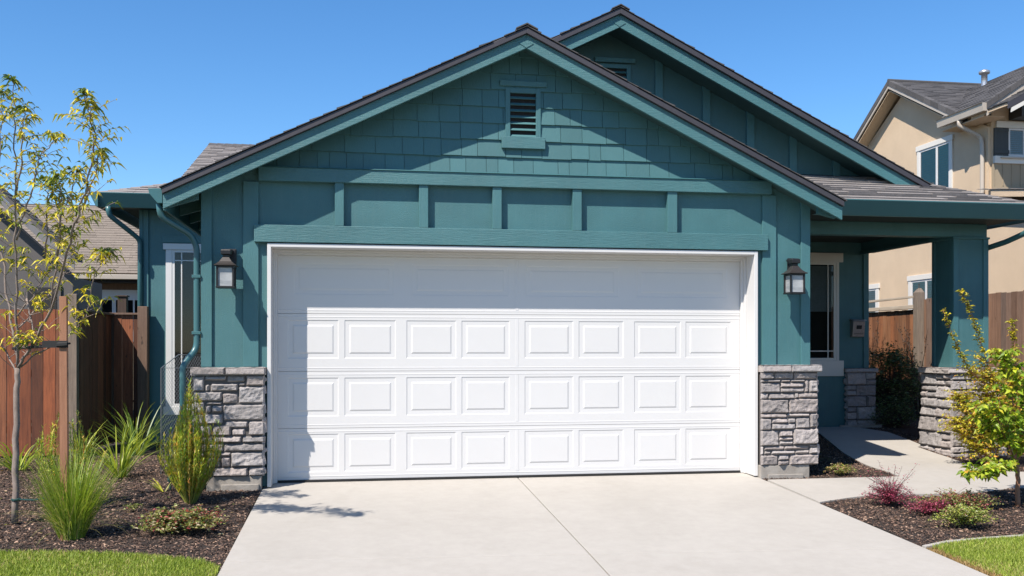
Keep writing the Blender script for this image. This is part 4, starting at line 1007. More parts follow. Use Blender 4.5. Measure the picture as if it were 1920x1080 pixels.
# street side window with shutter, head and sill trim and boarded panel
def bx(name, x0, x1, y0, y1, z0, z1, m, parent=NB, b=.003):
    m_ = M(); m_.box(x0, x1, y0, y1, z0, z1); return m_.build(name, m, parent, bevel=b)
bx('window_head', 12.14, 13.6, 6.93, 6.9795, 5.60, 5.725, mt_cream)
sw = bx('window_sill', 12.09, 13.9, 6.91, 6.9795, 4.91, 5.05, mt_cream); bx('sill_ledge', 12.20, 13.8, 6.86, 6.9095, 5.0, 5.03, mt_gutterb, sw)
shut = bx('shutter', 12.10, 12.40, 6.945, 6.9795, 5.06, 5.595, mt_shutter)
bx('shutter_rail', 12.09, 12.41, 6.93, 6.9445, 5.10, 5.17, mt_shutter, shut); bx('shutter_rail', 12.10, 12.40, 6.935, 6.9445, 5.53, 5.59, mt_shutter, shut)
mm = M(); mm.box(12.405, 12.44, 6.955, 6.9795, 5.06, 5.595); mm.box(13.4, 13.44, 6.955, 6.9795, 5.06, 5.595); mm.box(12.4405, 13.3995, 6.955, 6.9795, 5.06, 5.095); mm.box(12.4405, 13.3995, 6.955, 6.9795, 5.56, 5.595); mm.box(12.72, 12.74, 6.958, 6.9795, 5.0955, 5.5595)
w5 = mm.build('window', mt_trimw, NB)
m_ = M(); m_.face([(12.44, 6.966, 5.095), (13.4, 6.966, 5.095), (13.4, 6.966, 5.56), (12.44, 6.966, 5.56)]); m_.build('pane', mt_glass, w5)
m_ = M(); z = 5.1
while z < 5.55: m_.hexa([(12.44, 6.969, z), (13.4, 6.969, z), (13.4, 6.971, z), (12.44, 6.971, z)], [(12.44, 6.974, z + .03), (13.4, 6.974, z + .03), (13.4, 6.976, z + .03), (12.44, 6.976, z + .03)]); z += .038
m_.build('blind', mt_blind, w5)
mm = M(); mm.box(12.06, 14, 6.95, 6.9795, 4.46, 4.9095); 
for k in range(9): mm.box(12.08 + k * .19, 12.10 + k * .19, 6.94, 6.9495, 4.48, 4.9)
mm.box(12.05, 12.085, 6.935, 6.9495, 4.46, 4.9); mm.box(12.05, 14, 6.92, 6.9495, 4.40, 4.4595); mm.build('board_panel', mt_tan, NB)
# ground floor lean-to roof
r3 = nroof([(11.7, 1.6, 3.55), (18, 1.6, 3.55), (18, 6.92, 4.38), (11.95, 6.92, 4.38), (11.7, 6.5, 4.31)], .12, mt_stucco, NB)
shingles((11.68, 1.58, 3.555), (1, 0, 0), (0, 1, .156), 6.2, 5.38, 'shingles', mt_shingle, r3, ch=.14, seed=66)
bx('flashing', 11.97, 14, 6.90, 6.9345, 4.375, 4.399, mt_gutterb, NB)

# ------------------------------------------------------------------ houses behind the left fence
GH = thing('grey_roof_house', (-9, 17, 0), 'single storey house with long brown grey shingle roof behind the left fence', 'house')
mm = M(); mm.box(-15, -3.4, 16.2, 21, 0, 3.2); mm.build('wall', mt_tan, GH)
e0, e1 = (15.6, 3.22), (18.4, 5.28); sl = (e1[1] - e0[1]) / (e1[0] - e0[0])
r4 = nroof([(-15, e0[0], e0[1]), (-3.2, e0[0], e0[1]), (-3.2, e1[0], e1[1]), (-15, e1[0], e1[1])], .12, mt_tan, GH)
nroof([(-15, e1[0], e1[1]), (-3.2, e1[0], e1[1]), (-3.2, 21.5, 3.1), (-15, 21.5, 3.1)], .12, mt_tan, GH)
shingles((-12.5, e0[0] - .02, e0[1] + .002), (1, 0, 0), (0, 1, sl), 9.3, 2.82 * math.hypot(1, sl), 'shingles', mt_shbrown, r4, ch=.125, seed=71, wmin=.25, wmax=.6)
mm = M(); mm.tube([(-15, e1[0], e1[1] + .01), (-3.2, e1[0], e1[1] + .01)], .03, 6); mm.build('ridge_cap', mt_shdark, r4)
bx('gutter', -15, -3.2, 15.48, 15.595, 3.07, 3.19, mt_gutterb, GH, .01)
bx('soffit', -15, -3.2, 15.6, 16.199, 3.0, 3.06, mt_dark, GH, 0)
bx('eave_band', -15, -3.4, 16.16, 16.199, 2.62, 2.84, mt_trimw, GH, 0)
bx('soffit_shade_band', -15, -3.4, 16.15, 16.199, 2.8405, 3.0, mt_brownw, GH, 0)  # brown strip painting the soffit's shadow along the wall top
for k in range(7):
    x0 = -7.15 + k * .98 - (2.94 if k > 3 else 0)
    if k > 3: x0 = -7.15 - (k - 3) * .98
    mm = M(); mm.box(x0, x0 + .04, 16.15, 16.199, 1.5, 2.62); mm.box(x0 + .46, x0 + .50, 16.15, 16.199, 1.5, 2.62); mm.box(x0 + .93, x0 + .97, 16.15, 16.199, 1.5, 2.62); mm.box(x0, x0 + .97, 16.152, 16.199, 2.58, 2.6205)
    w = mm.build('window', mt_trimw, GH)
    m_ = M(); m_.face([(x0, 16.18, 1.5), (x0 + .97, 16.18, 1.5), (x0 + .97, 16.18, 2.6), (x0, 16.18, 2.6)]); m_.build('pane', mt_glass, w)
    m_ = M(); m_.face([(x0, 16.195, 1.5), (x0 + .97, 16.195, 1.5), (x0 + .97, 16.195, 2.6), (x0, 16.195, 2.6)]); m_.build('interior', mt_dark, w)
pst = M(); pst.box(-3.98, -3.84, 7.2, 7.34, -.05, 2.22, (.35, .32, .3)); pst.box(-4.0, -3.82, 7.18, 7.36, 2.2205, 2.245, (.3, .28, .26))
tag(pst.build('yard_post', mt_brownw, loc=(-3.9, 7.27, 0), bevel=.005), 'dark square wooden yard post standing behind the red fence', 'post')

DH = thing('dark_gable_house', (-7.5, 10, 0), 'dark grey gabled house at the left edge behind the young tree', 'house')
mm = M(); mm.prism_y([(-9, 0), (-5.3, 0), (-5.3, 2.75), (-7.6, 4.9), (-9, 3.6)], 9.4, 9.49); mm.box(-9, -5.3, 9.4905, 11.5, 0, 2.7); mm.build('wall', mt_grayhouse, DH)
ap = (-7.6, 5.32); sd = .92
r5 = nroof([(-7.6, 9.0, 5.32), (-5.15, 9.0, 5.32 - sd * 2.45), (-5.15, 9.5, 5.32 - sd * 2.45), (-7.6, 9.5, 5.32)], .10, mt_grayhouse, DH)
nroof([(-10.5, 9.0, 5.32 - sd * 2.9), (-7.6, 9.0, 5.32), (-7.6, 9.5, 5.32), (-10.5, 9.5, 5.32 - sd * 2.9)], .10, mt_grayhouse, DH)
shingles((-5.13, 8.98, 5.32 - sd * 2.47 + .002), (0, 1, 0), (-1, 0, sd), .5, 2.47 * math.hypot(1, sd), 'shingles', mt_shdark, r5, ch=.14, seed=81)
mm = M(); mm.prism_y([(-7.6, 5.06), (-5.15, 5.06 - sd * 2.45), (-5.15, 5.215 - sd * 2.45), (-7.6, 5.215)], 8.97, 8.999); mm.build('rake_board', mt_greytrim, r5)
mm = M(); mm.box(-6.15, -5.5, 9.36, 9.3995, 1.7, 2.55); wd = mm.build('window', mt_grayhouse, DH)
m_ = M(); m_.face([(-6.08, 9.352, 1.76), (-5.57, 9.352, 1.76), (-5.57, 9.352, 2.49), (-6.08, 9.352, 2.49)]); m_.build('pane', mt_rubber, wd)

# ------------------------------------------------------------------ plants
def vadd(a, b, k=1): return (a[0] + b[0] * k, a[1] + b[1] * k, a[2] + b[2] * k)
def leaf(mm, p, d, L, w, rr, c, droop=.35, fold=.25):
    """p base, d direction; a folded, drooping blade of six points"""
    d = Vector(d).normalized(); side = d.cross(Vector((0, 0, 1)))
    if side.length < .05: side = Vector((1, 0, 0))
    side = side.normalized(); roll = rr.uniform(-.9, .9)
    up = side.cross(d).normalized(); side = (side * math.cos(roll) + up * math.sin(roll)).normalized(); up = side.cross(d)
    p = Vector(p); m1 = p + d * L * .45 - Vector((0, 0, droop * L * .18)); tip = p + d * L * .95 - Vector((0, 0, droop * L * .75))
    f = up * w * fold
    l1 = p + d * L * .22 + side * w * .40 + f; r1 = p + d * L * .22 - side * w * .40 + f
    l2 = m1 + side * w * .5 + f; r2_ = m1 - side * w * .5 + f
    c2 = tuple(q * rr.uniform(.85, 1.1) for q in c)
    mm.poly([tuple(p), tuple(l1), tuple(l2), tuple(tip), tuple(r2_), tuple(r1), tuple(m1)], [(0, 6, 2, 1), (6, 3, 2)], c)
    mm.poly([tuple(p), tuple(m1), tuple(tip), tuple(r2_), tuple(r1)], [(0, 4, 3, 1), (1, 3, 2)], c2)
def blade(mm, p, az, el, L, w, bend, c, n=5, twist=.3, rr=R):
    """arching grass blade"""
    p = Vector(p); h = Vector((math.cos(az), math.sin(az), 0)); s = Vector((-math.sin(az + twist), math.cos(az + twist), 0))
    vs = []; e = el
    for i in range(n + 1):
        t = i / n; ww_ = w * (1 - t ** 2.2) * (.6 + .4 * min(1, t * 4)) + .0004
        vs += [tuple(p - s * ww_ / 2), tuple(p + s * ww_ / 2)]
        p = p + (h * math.cos(e) + Vector((0, 0, 1)) * math.sin(e)) * (L / n); e -= bend / n * (.4 + 1.2 * t)
    fs = [(2 * i, 2 * i + 1, 2 * i + 3, 2 * i + 2) for i in range(n)]
    mm.poly(vs, fs, c)
YG = [(.48, .41, .025), (.64, .52, .035), (.24, .27, .028), (.095, .145, .025), (.62, .50, .05)]
def pick(rr, pal, wts, j=.2):
    c = rr.choices(pal, wts)[0]; k = rr.uniform(1 - j, 1 + j); return tuple(q * k for q in c)
def interp(P, t):
    n = len(P) - 1; f = t * n; i = min(int(f), n - 1); f -= i
    return Vector(P[i]).lerp(Vector(P[i + 1]), f)
LTREE={
 'trunk': [(-2.766, -1.34, -0.06), (-2.757, -1.34, 0.507), (-2.749, -1.34, 0.987), (-2.745, -1.34, 1.205)],
 'b1': [(-2.745, -1.34, 1.205), (-2.709, -1.452, 1.595), (-2.671, -1.59, 2.015), (-2.642, -1.726, 2.42), (-2.593, -1.86, 2.812), (-2.556, -1.975, 3.114), (-2.54, -2.043, 3.346)],
 'b2': [(-2.745, -1.34, 1.205), (-2.832, -1.24, 1.601), (-2.898, -1.19, 2.045), (-2.982, -1.14, 2.404), (-2.93, -1.24, 2.833), (-2.897, -1.24, 3.231), (-2.906, -1.24, 3.451)],
 'b3': [(-2.745, -1.34, 1.205), (-2.587, -1.49, 1.38), (-2.363, -1.77, 1.672), (-2.174, -2.088, 2.02), (-2.02, -2.349, 2.278), (-1.892, -2.538, 2.495), (-1.802, -2.737, 2.723), (-1.761, -2.828, 2.829), (-1.773, -2.927, 2.935), (-1.778, -3.023, 3.011)],
 'b4': [(-2.02, -2.349, 2.278), (-1.905, -2.462, 2.45), (-1.828, -2.578, 2.622), (-1.793, -2.651, 2.702)],
 'b5': [(-2.62, -1.781, 2.537), (-2.53, -1.9, 2.774), (-2.502, -2.001, 3.013), (-2.453, -2.071, 3.114)],
 'b6': [(-2.65, -1.654, 2.22), (-2.537, -1.788, 2.481), (-2.467, -1.86, 2.59), (-2.412, -1.94, 2.737), (-2.379, -1.958, 2.82), (-2.297, -2.026, 2.91), (-2.23, -2.079, 2.934)],
 'b7': [(-2.363, -1.77, 1.672), (-2.238, -2.024, 2.066), (-2.17, -2.217, 2.289), (-2.041, -2.402, 2.494), (-1.988, -2.476, 2.602)],
 'b8': [(-2.238, -2.024, 2.066), (-2.166, -2.221, 2.362), (-2.138, -2.306, 2.487), (-2.127, -2.379, 2.593)],
 'b9': [(-2.339, -1.978, 2.069), (-2.26, -2.188, 2.381), (-2.248, -2.257, 2.481), (-2.213, -2.308, 2.555)],
 'b10': [(-2.745, -1.34, 1.197), (-2.571, -1.452, 1.319), (-2.348, -1.604, 1.406), (-2.154, -1.788, 1.543), (-2.075, -1.888, 1.628), (-1.951, -2.103, 1.894), (-1.881, -2.197, 2.014), (-1.824, -2.249, 2.05)],
 'b11': [(-2.729, -1.39, 1.632), (-2.587, -1.44, 1.799), (-2.51, -1.44, 1.934), (-2.442, -1.49, 2.026), (-2.331, -1.54, 2.281)],
 'b12': [(-2.72, -1.38, 1.536), (-2.629, -1.24, 1.69), (-2.457, -1.14, 1.956), (-2.356, -1.09, 2.288), (-2.331, -1.09, 2.515)],
 'b13': [(-2.757, -1.34, 1.162), (-2.893, -1.24, 1.38), (-3.014, -1.19, 1.601), (-3.114, -1.14, 1.958)],
 'b14': [(-2.644, -1.44, 1.769), (-2.572, -1.54, 1.508), (-2.596, -1.59, 1.38)],
}
RTREE={
 'trunk': [(5.987, -1.786, -0.10), (5.992, -1.786, 0.155), (5.97, -1.786, 0.312)] ,
 'r1': [(5.97, -1.786, 0.312), (5.852, -1.836, 0.505), (5.719, -1.886, 0.705), (5.666, -1.886, 0.85)] ,
 'r2': [(5.97, -1.786, 0.312), (5.987, -1.786, 0.547), (5.943, -1.786, 0.842), (5.943, -1.736, 1.134), (5.926, -1.736, 1.331)] ,
 'r3': [(5.981, -1.786, 0.312), (6.156, -1.686, 0.535), (6.278, -1.636, 0.829), (6.373, -1.586, 1.128)] ,
 'r4': [(5.97, -1.786, 0.254), (5.761, -1.886, 0.295), (5.566, -1.936, 0.233), (5.384, -1.986, 0.234)] ,
 'r5': [(5.852, -1.836, 0.505), (5.8, -1.686, 0.541), (5.754, -1.636, 0.685), (5.751, -1.586, 0.831)] ,
 'r6': [(5.987, -1.786, 0.4), (6.029, -1.886, 0.41), (6.125, -1.936, 0.511)] ,
}
ARCH={
 'a1': [(7.259, 0.35, 0.0), (7.376, 0.35, 0.574), (7.328, 0.35, 0.884), (7.133, 0.25, 1.196), (7.017, 0.2, 1.441), (6.875, 0.15, 1.743), (6.708, 0.1, 2.01)] ,
 'a2': [(7.239, 0.35, 0.0), (7.314, 0.35, 0.637), (7.079, 0.25, 0.982), (6.898, 0.25, 1.136), (6.73, 0.2, 1.38), (6.518, 0.15, 1.789)] ,
 'a3': [(7.287, 0.35, 0.0), (7.553, 0.45, 0.69), (7.636, 0.45, 1.129), (7.643, 0.45, 1.443), (7.588, 0.45, 1.694)] ,
 'a4': [(7.205, 0.35, 0.0), (7.103, 0.35, 0.392), (6.967, 0.35, 0.64), (6.886, 0.35, 0.826)] ,
 'a5': [(7.205, 0.35, 0.0), (7.191, 0.35, 0.452), (7.205, 0.35, 0.761), (7.273, 0.35, 1.07)] ,
 'a6': [(7.287, 0.35, 0.0), (7.479, 0.35, 0.448), (7.651, 0.35, 0.695), (7.754, 0.35, 1.068)] ,
 'a7': [(7.205, 0.35, 0.0), (7.035, 0.35, 0.238), (6.9, 0.35, 0.395), (6.846, 0.35, 0.518)] ,
}
def wobble(P, rr, a=.015, n=4):
    out = []
    for i in range(len(P) - 1):
        for k in range(n):
            q = Vector(P[i]).lerp(Vector(P[i + 1]), k / n)
            if k or i: q += Vector((rr.uniform(-a, a), rr.uniform(-a, a), rr.uniform(-a, a) * .4))
            out.append(tuple(q))
    out.append(tuple(P[-1])); return out
def cluster(mt, ml, base, d, rr, L, nl, ll, lw, pal, wts, droop=.8, r0=.0022):
    """one twig with leaves"""
    d = Vector(d).normalized(); tip = Vector(base) + d * L; mid = Vector(base) + d * L * .5 + Vector((0, 0, L * .07))
    mt.tube([tuple(base), tuple(mid), tuple(tip)], [r0, r0 * .8, r0 * .4], 4, cap=False)
    cb = pick(rr, pal, wts, .1)
    for i in range(nl):
        t = .25 + .75 * (i + rr.random()) / nl; p = Vector(base).lerp(tip, t) + Vector((0, 0, L * .07 * math.sin(t * 3)))
        a = rr.uniform(0, 6.28); dd = Vector((math.cos(a), math.sin(a), rr.uniform(-.5, .35))) + d * .6
        c = cb if rr.random() < .55 else pick(rr, pal, wts); k = rr.uniform(.75, 1.25); c = tuple(q * k for q in c)
        leaf(ml, p, dd, ll * rr.uniform(.6, 1.25), lw * rr.uniform(.7, 1.2), rr, c, droop)
# young tree on the left
rr = random.Random(101)
T1 = thing('young_tree', (-2.766, -1.34, -.06), 'young staked tree with pale trunk and sparse drooping yellow green leaves at the left edge', 'tree')
mt_ = M(); tw = mt_; ml = M()
for k, P in LTREE.items():
    Q = wobble(P, rr, .008 if k == 'trunk' else .012)
    r0, r1_ = (.027, .022) if k == 'trunk' else (.012, .0028) if k in ('b1', 'b2', 'b3') else (.0075, .0025)
    mt_.tube(Q, [r0 + (r1_ - r0) * i / (len(Q) - 1) for i in range(len(Q))], 9 if k == 'trunk' else 6)
    if k == 'trunk': continue
    ln = sum((Vector(P[i + 1]) - Vector(P[i])).length for i in range(len(P) - 1))
    nt_ = int(ln * 26)
    for i in range(nt_):
        t = rr.uniform(.30 if k in ('b1', 'b2', 'b3', 'b10') else .15, 1.0); b0 = interp(P, t)
        if rr.random() < .25 * (1 - t): continue
        a = rr.uniform(0, 6.28); d = (math.cos(a), math.sin(a), rr.uniform(-.1, .9))
        cluster(tw, ml, b0, d, rr, rr.uniform(.06, .24) * (1 if t < .9 else .6), rr.randint(4, 7), .070, .0155, YG, [4, 4, 3, 1.5, 1.5], .9, .0022)
    for _ in range(3):
        a = rr.uniform(0, 6.28); cluster(tw, ml, Vector(P[-1]), (math.cos(a) * .6, math.sin(a) * .6, .8), rr, .07, 9, .085, .018, YG, [1, 1, 4, 5, .3], 1.0)
# bare fine twigs low in the crown
for _ in range(60):
    P = LTREE[rr.choice(['b1', 'b3', 'b10', 'b11', 'b12', 'b13', 'b14'])]; b0 = interp(P, rr.uniform(.02, .6)); a = rr.uniform(0, 6.28); L = rr.uniform(.08, .3)
    p1_ = b0 + Vector((math.cos(a) * L * .5, math.sin(a) * L * .5, L * rr.uniform(.1, .5))); p2_ = p1_ + Vector((math.cos(a + .4) * L * .4, math.sin(a + .4) * L * .4, L * rr.uniform(.2, .6)))
    mt_.tube([tuple(b0), tuple(p1_), tuple(p2_)], [.0032, .0024, .001], 4, cap=False)
    if rr.random() < .6: cluster(tw, ml, p2_, (math.cos(a), math.sin(a), .4), rr, .06, 4, .07, .018, YG, [5, 4, 2, 1, 1])
mt_.build('trunk', mt_bark, T1, smooth=True); ml.build('crown', mt_leaf, T1)
# stake and ties
mm = M(); mm.hexa([(-2.236, -1.97, -.15), (-2.178, -1.97, -.15), (-2.178, -1.93, -.15), (-2.236, -1.93, -.15)], [(-2.243, -1.97, 1.765), (-2.190, -1.97, 1.765), (-2.190, -1.93, 1.75), (-2.243, -1.93, 1.75)])
tag(mm.build('tree_stake', mt_stake, loc=(-2.207, -1.95, -.09), bevel=.003), 'square reddish timber stake standing in the feathery grass', 'stake')
mm = M(); mm.tube([(-2.775, -1.37, 1.365), (-2.71, -1.375, 1.370), (-2.45, -1.68, 1.380), (-2.243, -1.98, 1.395), (-2.18, -1.98, 1.40)], [.011, .011, .010, .020, .018], 6)
mm.tube([(-2.745, -1.30, 1.372), (-2.45, -1.62, 1.388), (-2.18, -1.92, 1.405)], .008, 6)
mm.box(-2.36, -2.175, -1.982, -1.977, 1.372, 1.425)
tag(mm.build('tree_tie', mt_rubber, loc=(-2.55, -1.45, 1.38)), 'black rubber strap tying the young tree to its stake', 'tie')
mm = M(); ring = [(-2.757 + .034 * math.cos(t * .785), -1.34 + .034 * math.sin(t * .785), .128 + .004 * (t % 2)) for t in range(9)]; mm.tube(ring, .010, 6)
mm.tube([(-2.724, -1.36, .132), (-2.60, -1.40, .13), (-2.50, -1.43, .15)], .007, 6)
tag(mm.build('tree_tie', mt_greentie, loc=(-2.757, -1.34, .13)), 'dark green tie looped low around the pale tree trunk', 'tie')

# litter on the mulch
def litter(xr, yr, n, seed, label):
    rr = random.Random(seed); mm = M()
    for _ in range(n):
        x = rr.uniform(*xr); y = rr.uniform(*yr); z = gh(x, y) + lump(x, y) + .006
        if in_poly(x, y, WALK): continue
        a = rr.uniform(0, 6.28); c = pick(rr, [(.34, .24, .13), (.28, .15, .08), (.40, .34, .20), (.30, .30, .08)], [4, 3, 2, 1])
        if rr.random() < .35: blade(mm, (x, y, z), a, .05, rr.uniform(.06, .22), .003, rr.uniform(-.1, .1), c, 3)
        else: leaf(mm, (x, y, z), (math.cos(a), math.sin(a), .1), rr.uniform(.02, .05), rr.uniform(.01, .02), rr, c, .1)
    tag(mm.build('leaf_litter', mt_leaf), label, 'fallen leaves', kind='stuff')
litter((-4, -.98), (-2.2, 2.0), 170, 91, 'scattered dry leaves and straw on the left mulch bed')
litter((4.35, 6.6), (-2.7, -1.3), 90, 92, 'scattered dry leaves and straw on the right mulch bed')
# grasses
def tuft(name, loc, label, cat, n, Lr, w, pal, wts, el=(.9, 1.5), bend=(.3, 1.4), rad_=.06, seed=1, group=None, nseg=5, flat=1.0):
    rr = random.Random(seed); t = thing(name, loc, label, cat, group); mm = M()
    for _ in range(n):
        a = rr.uniform(0, 6.28); r_ = rad_ * math.sqrt(rr.random()); L = rr.uniform(*Lr)
        p = (loc[0] + r_ * math.cos(a), loc[1] + r_ * math.sin(a), loc[2] - .01)
        e = rr.uniform(*el); blade(mm, p, a + rr.uniform(-.7, .7), e, L, w * rr.uniform(.6, 1.3), rr.uniform(*bend), pick(rr, pal, wts, .25), nseg, rr.uniform(-.6, .6))
    mm.build('blades', mt_blade, t); return t
GG = [(.24, .33, .035), (.36, .43, .07), (.12, .19, .02), (.46, .40, .15)]
g0 = tuft('feathery_grass', (-2.17, -1.90, gh(0, -1.9) - .01), 'fountain of fine bright green grass around the foot of the stake', 'ornamental grass', 1300, (.30, .76), .0055, GG, [5, 5, 2.5, .9], (1.1, 1.55), (.15, 1.0), .085, 11, nseg=6)
rr = random.Random(12); mm = M()
for _ in range(150):
    a = rr.uniform(0, 6.28); blade(mm, (-2.17, -1.90, -.095), a, rr.uniform(.5, 1.2), rr.uniform(.4, .75), .003, rr.uniform(.8, 1.9), pick(rr, GG, [2, 3, 1, 5]), 7)
mm.build('dry_blades', mt_blade, g0)
AG = [(.22, .29, .035), (.38, .42, .06), (.09, .15, .025)]
tuft('strap_leaf_lily', (-2.50, 1.0, 0), 'bright strap leaved clump arching out in the sun before the fence corner', 'strap leaved plant', 75, (.42, .80), .017, AG, [4, 5, 2], (.75, 1.45), (.7, 1.9), .07, 21, nseg=8)
mm = M(); rr = random.Random(4)
tuft('strap_leaf_lily', (-2.78, 3.1, 0), 'dark strap leaved clump in the shade under the red fence beside the house', 'strap leaved plant', 80, (.5, .95), .016, AG, [3, 2, 4], (.8, 1.45), (.6, 1.5), .09, 22, nseg=7)
tuft('strap_leaf_lily', (-3.75, 1.75, 0), 'low strap leaved clump at the left edge behind the tree trunk', 'strap leaved plant', 60, (.4, .7), .018, AG, [3, 4, 2], (.45, 1.1), (.7, 1.6), .07, 23, nseg=7)
tuft('strap_leaf_lily', (-3.3, 2.5, 0), 'shaded strap leaved clump against the orange fence left of the corner post', 'strap leaved plant', 50, (.35, .6), .015, AG, [3, 2, 3], (.6, 1.4), (.6, 1.4), .07, 24, nseg=6)
tuft('yellow_frond', (-1.84, -.10, -.005), 'few yellow arching blades beside the drip emitter', 'strap leaved plant', 9, (.16, .27), .014, [(.42, .40, .05), (.30, .32, .05)], [3, 2], (.5, 1.0), (.6, 1.3), .02, 25, nseg=6)
# irrigation riser
mm = M(); mm.lathe(-1.80, .02, [(.012, -.03), (.012, .06), (.026, .062), (.030, .085), (.022, .11), (.010, .13), (0, .131)], 10); mm.tube([(-1.80, .02, .11), (-1.78, .0, .17), (-1.76, -.02, .19)], .005, 6)
tag(mm.build('irrigation_riser', mt_greentie, loc=(-1.80, .02, 0)), 'small dark teal irrigation riser in the mulch left of the upright shrub', 'irrigation head')

# fine upright shrub in front of the left pier
def broom(name, loc, label, prof, n, seed, pal, wts, cat='shrub', lean=(0, 0), lw=.0070, ll=.045, stemmat=None):
    """upright shrub: many erect stems with short needles; prof: list of (height fraction, radius)"""
    rr = random.Random(seed); t = thing(name, loc, label, cat); st = M(); lf = M(); Ht = prof[-1][0]
    def rad_at(z):
        for i in range(len(prof) - 1):
            if prof[i][0] <= z <= prof[i + 1][0]:
                k = (z - prof[i][0]) / (prof[i + 1][0] - prof[i][0]); return prof[i][1] + (prof[i + 1][1] - prof[i][1]) * k
        return prof[-1][1]
    for _ in range(n):
        a = rr.uniform(0, 6.28); q_ = math.sqrt(rr.random()); lob = 1 + .32 * math.sin(a * 3 + seed) + rr.uniform(-.15, .2); h = Ht * (rr.uniform(.35, 1.0) if q_ > .5 else rr.uniform(.55, 1.0)) * (1 - .45 * q_ ** 2) * (.9 + .12 * math.sin(a * 2 + seed))
        P = []
        for i in range(7):
            z = h * i / 6; r_ = rad_at(z) * q_ * lob; P.append((loc[0] + r_ * math.cos(a) + lean[0] * z + rr.uniform(-.006, .006), loc[1] + r_ * math.sin(a) + lean[1] * z + rr.uniform(-.006, .006), loc[2] + z))
        cc = pick(rr, pal, wts, .15)
        st.tube(P, [.0035, .003, .0026, .0022, .0018, .0014, .0008], 4, c=tuple((q + .06) * .8 for q in cc), cap=False)
        for i in range(int(h * 120)):
            tt = rr.uniform(.22, 1.0); p = interp(P, tt); aa = rr.uniform(0, 6.28)
            c = cc if rr.random() < .7 else pick(rr, pal, wts); blade(lf, p, aa, rr.uniform(.5, 1.3), ll * rr.uniform(.5, 1.3), lw, rr.uniform(-.3, .4), tuple(x * rr.uniform(.7, 1.3) for x in c), 2, 0)
    st.build('stems', mt_leaf, t); lf.build('foliage', mt_leaf, t); return t
BR = [(.32, .38, .04), (.48, .48, .06), (.18, .24, .03), (.50, .27, .07), (.60, .50, .08)]
broom('upright_shrub', (-1.49, -.72, -.035), 'fine leaved upright green and bronze shrub before the left stone pier', [(0, .035), (.15, .12), (.38, .24), (.60, .25), (.82, .16), (1.15, .04)], 250, 31, BR, [5, 4, 3, 1, 1])
broom('yellow_green_bush', (-2.55, -.75, -.035), 'loose yellow green bush behind the stake and the feathery grass', [(0, .05), (.25, .2), (.5, .30), (.75, .24), (.95, .08)], 110, 32, BR, [5, 5, 3, .6, 1.2], ll=.04, lw=.007)
# low shrubs
def mound(name, loc, label, R_, Hh, n, seed, pal, wts, ll=.022, lw=.014, cat='ground cover plant', flop=1.0, stems=40, spikes=0, mat=None):
    rr = random.Random(seed); t = thing(name, loc, label, cat); st = M(); lf = M()
    for _ in range(stems + spikes):
        a = rr.uniform(0, 6.28); r_ = rr.uniform(.3, 1.0) * R_[0]; b_ = r_ / R_[0] * R_[1]
        hh = Hh * math.sqrt(max(.05, 1 - (r_ / R_[0]) ** 2 * .9)) * rr.uniform(.6, 1.05)
        P = [loc, (loc[0] + r_ * .4 * math.cos(a), loc[1] + b_ * .4 * math.sin(a), loc[2] + hh * .7), (loc[0] + r_ * math.cos(a), loc[1] + b_ * math.sin(a), loc[2] + hh)]
        if _ >= stems: P = [loc, (loc[0] + R_[0] * .3 * math.cos(a), loc[1] + R_[1] * .3 * math.sin(a), loc[2] + Hh * .8), (loc[0] + R_[0] * .9 * math.cos(a), loc[1] + R_[1] * .9 * math.sin(a), loc[2] + Hh * rr.uniform(1.2, 1.7))]
        st.tube(P, [.0025, .002, .001], 4, cap=False)
        for i in range(int(n / stems) if _ < stems else 14):
            p = interp(P, rr.uniform(.25, 1.0)) + Vector((rr.gauss(0, .016), rr.gauss(0, .016), rr.gauss(0, .010))) * flop
            if p.z < loc[2] - .0: p.z = loc[2] + .005
            a2 = rr.uniform(0, 6.28); leaf(lf, p, (math.cos(a2), math.sin(a2), rr.uniform(-.1, .9)), ll * rr.uniform(.6, 1.3), lw * rr.uniform(.7, 1.2), rr, pick(rr, pal, wts, .25), .3, .2)
    st.build('stems', mt_barkd, t); lf.build('foliage', mt_leaf, t); return t
RG = [(.16, .20, .045), (.28, .28, .09), (.28, .06, .055), (.40, .33, .20), (.42, .10, .10)]
PU = [(.22, .035, .06), (.36, .05, .11), (.12, .025, .035), (.46, .10, .17)]
YP = [(.34, .36, .07), (.20, .26, .05), (.42, .24, .15), (.45, .42, .22)]
mound('variegated_ground_cover', (-1.38, -1.90, -.085), 'low mound of pale green leaves with red tips on the mulch before the upright shrub', (.37, .27), .22, 3200, 41, RG, [4, 5, 1.2, 2, .8], .034, .017, stems=60)
mound('variegated_ground_cover', (-1.20, -1.62, -.075), 'small reddish sprig clump between the upright shrub and the driveway', (.17, .12), .15, 330, 42, RG, [2, 2, 4, 1, 3], .026, .013, stems=22)
mound('small_seedling', (-1.93, -.95, -.042), 'tiny olive seedling alone on the mulch left of the upright shrub', (.09, .07), .07, 130, 43, RG, [5, 4, .5, 1, .2], .022, .012, stems=12)
mound('purple_barberry', (4.83, -1.62, -.075), 'spiky purple leaved shrub on the mulch beside the walkway', (.30, .22), .23, 2600, 44, PU, [4, 5, 2, 2], .017, .010, cat='shrub', stems=70, spikes=22)
mound('purple_barberry', (5.00, -2.00, -.09), 'low magenta leaved clump between the spiky purple shrub and green mounds', (.33, .2), .14, 2300, 45, PU, [3, 5, 2, 3], .016, .010, cat='shrub', stems=60, spikes=3)
mound('variegated_ground_cover', (5.28, -1.93, -.086), 'red and green mound behind the yellow green mound on the right bed', (.46, .28), .20, 4200, 46, RG, [4, 4, 2.5, 1.5, 2], .019, .013, stems=80)
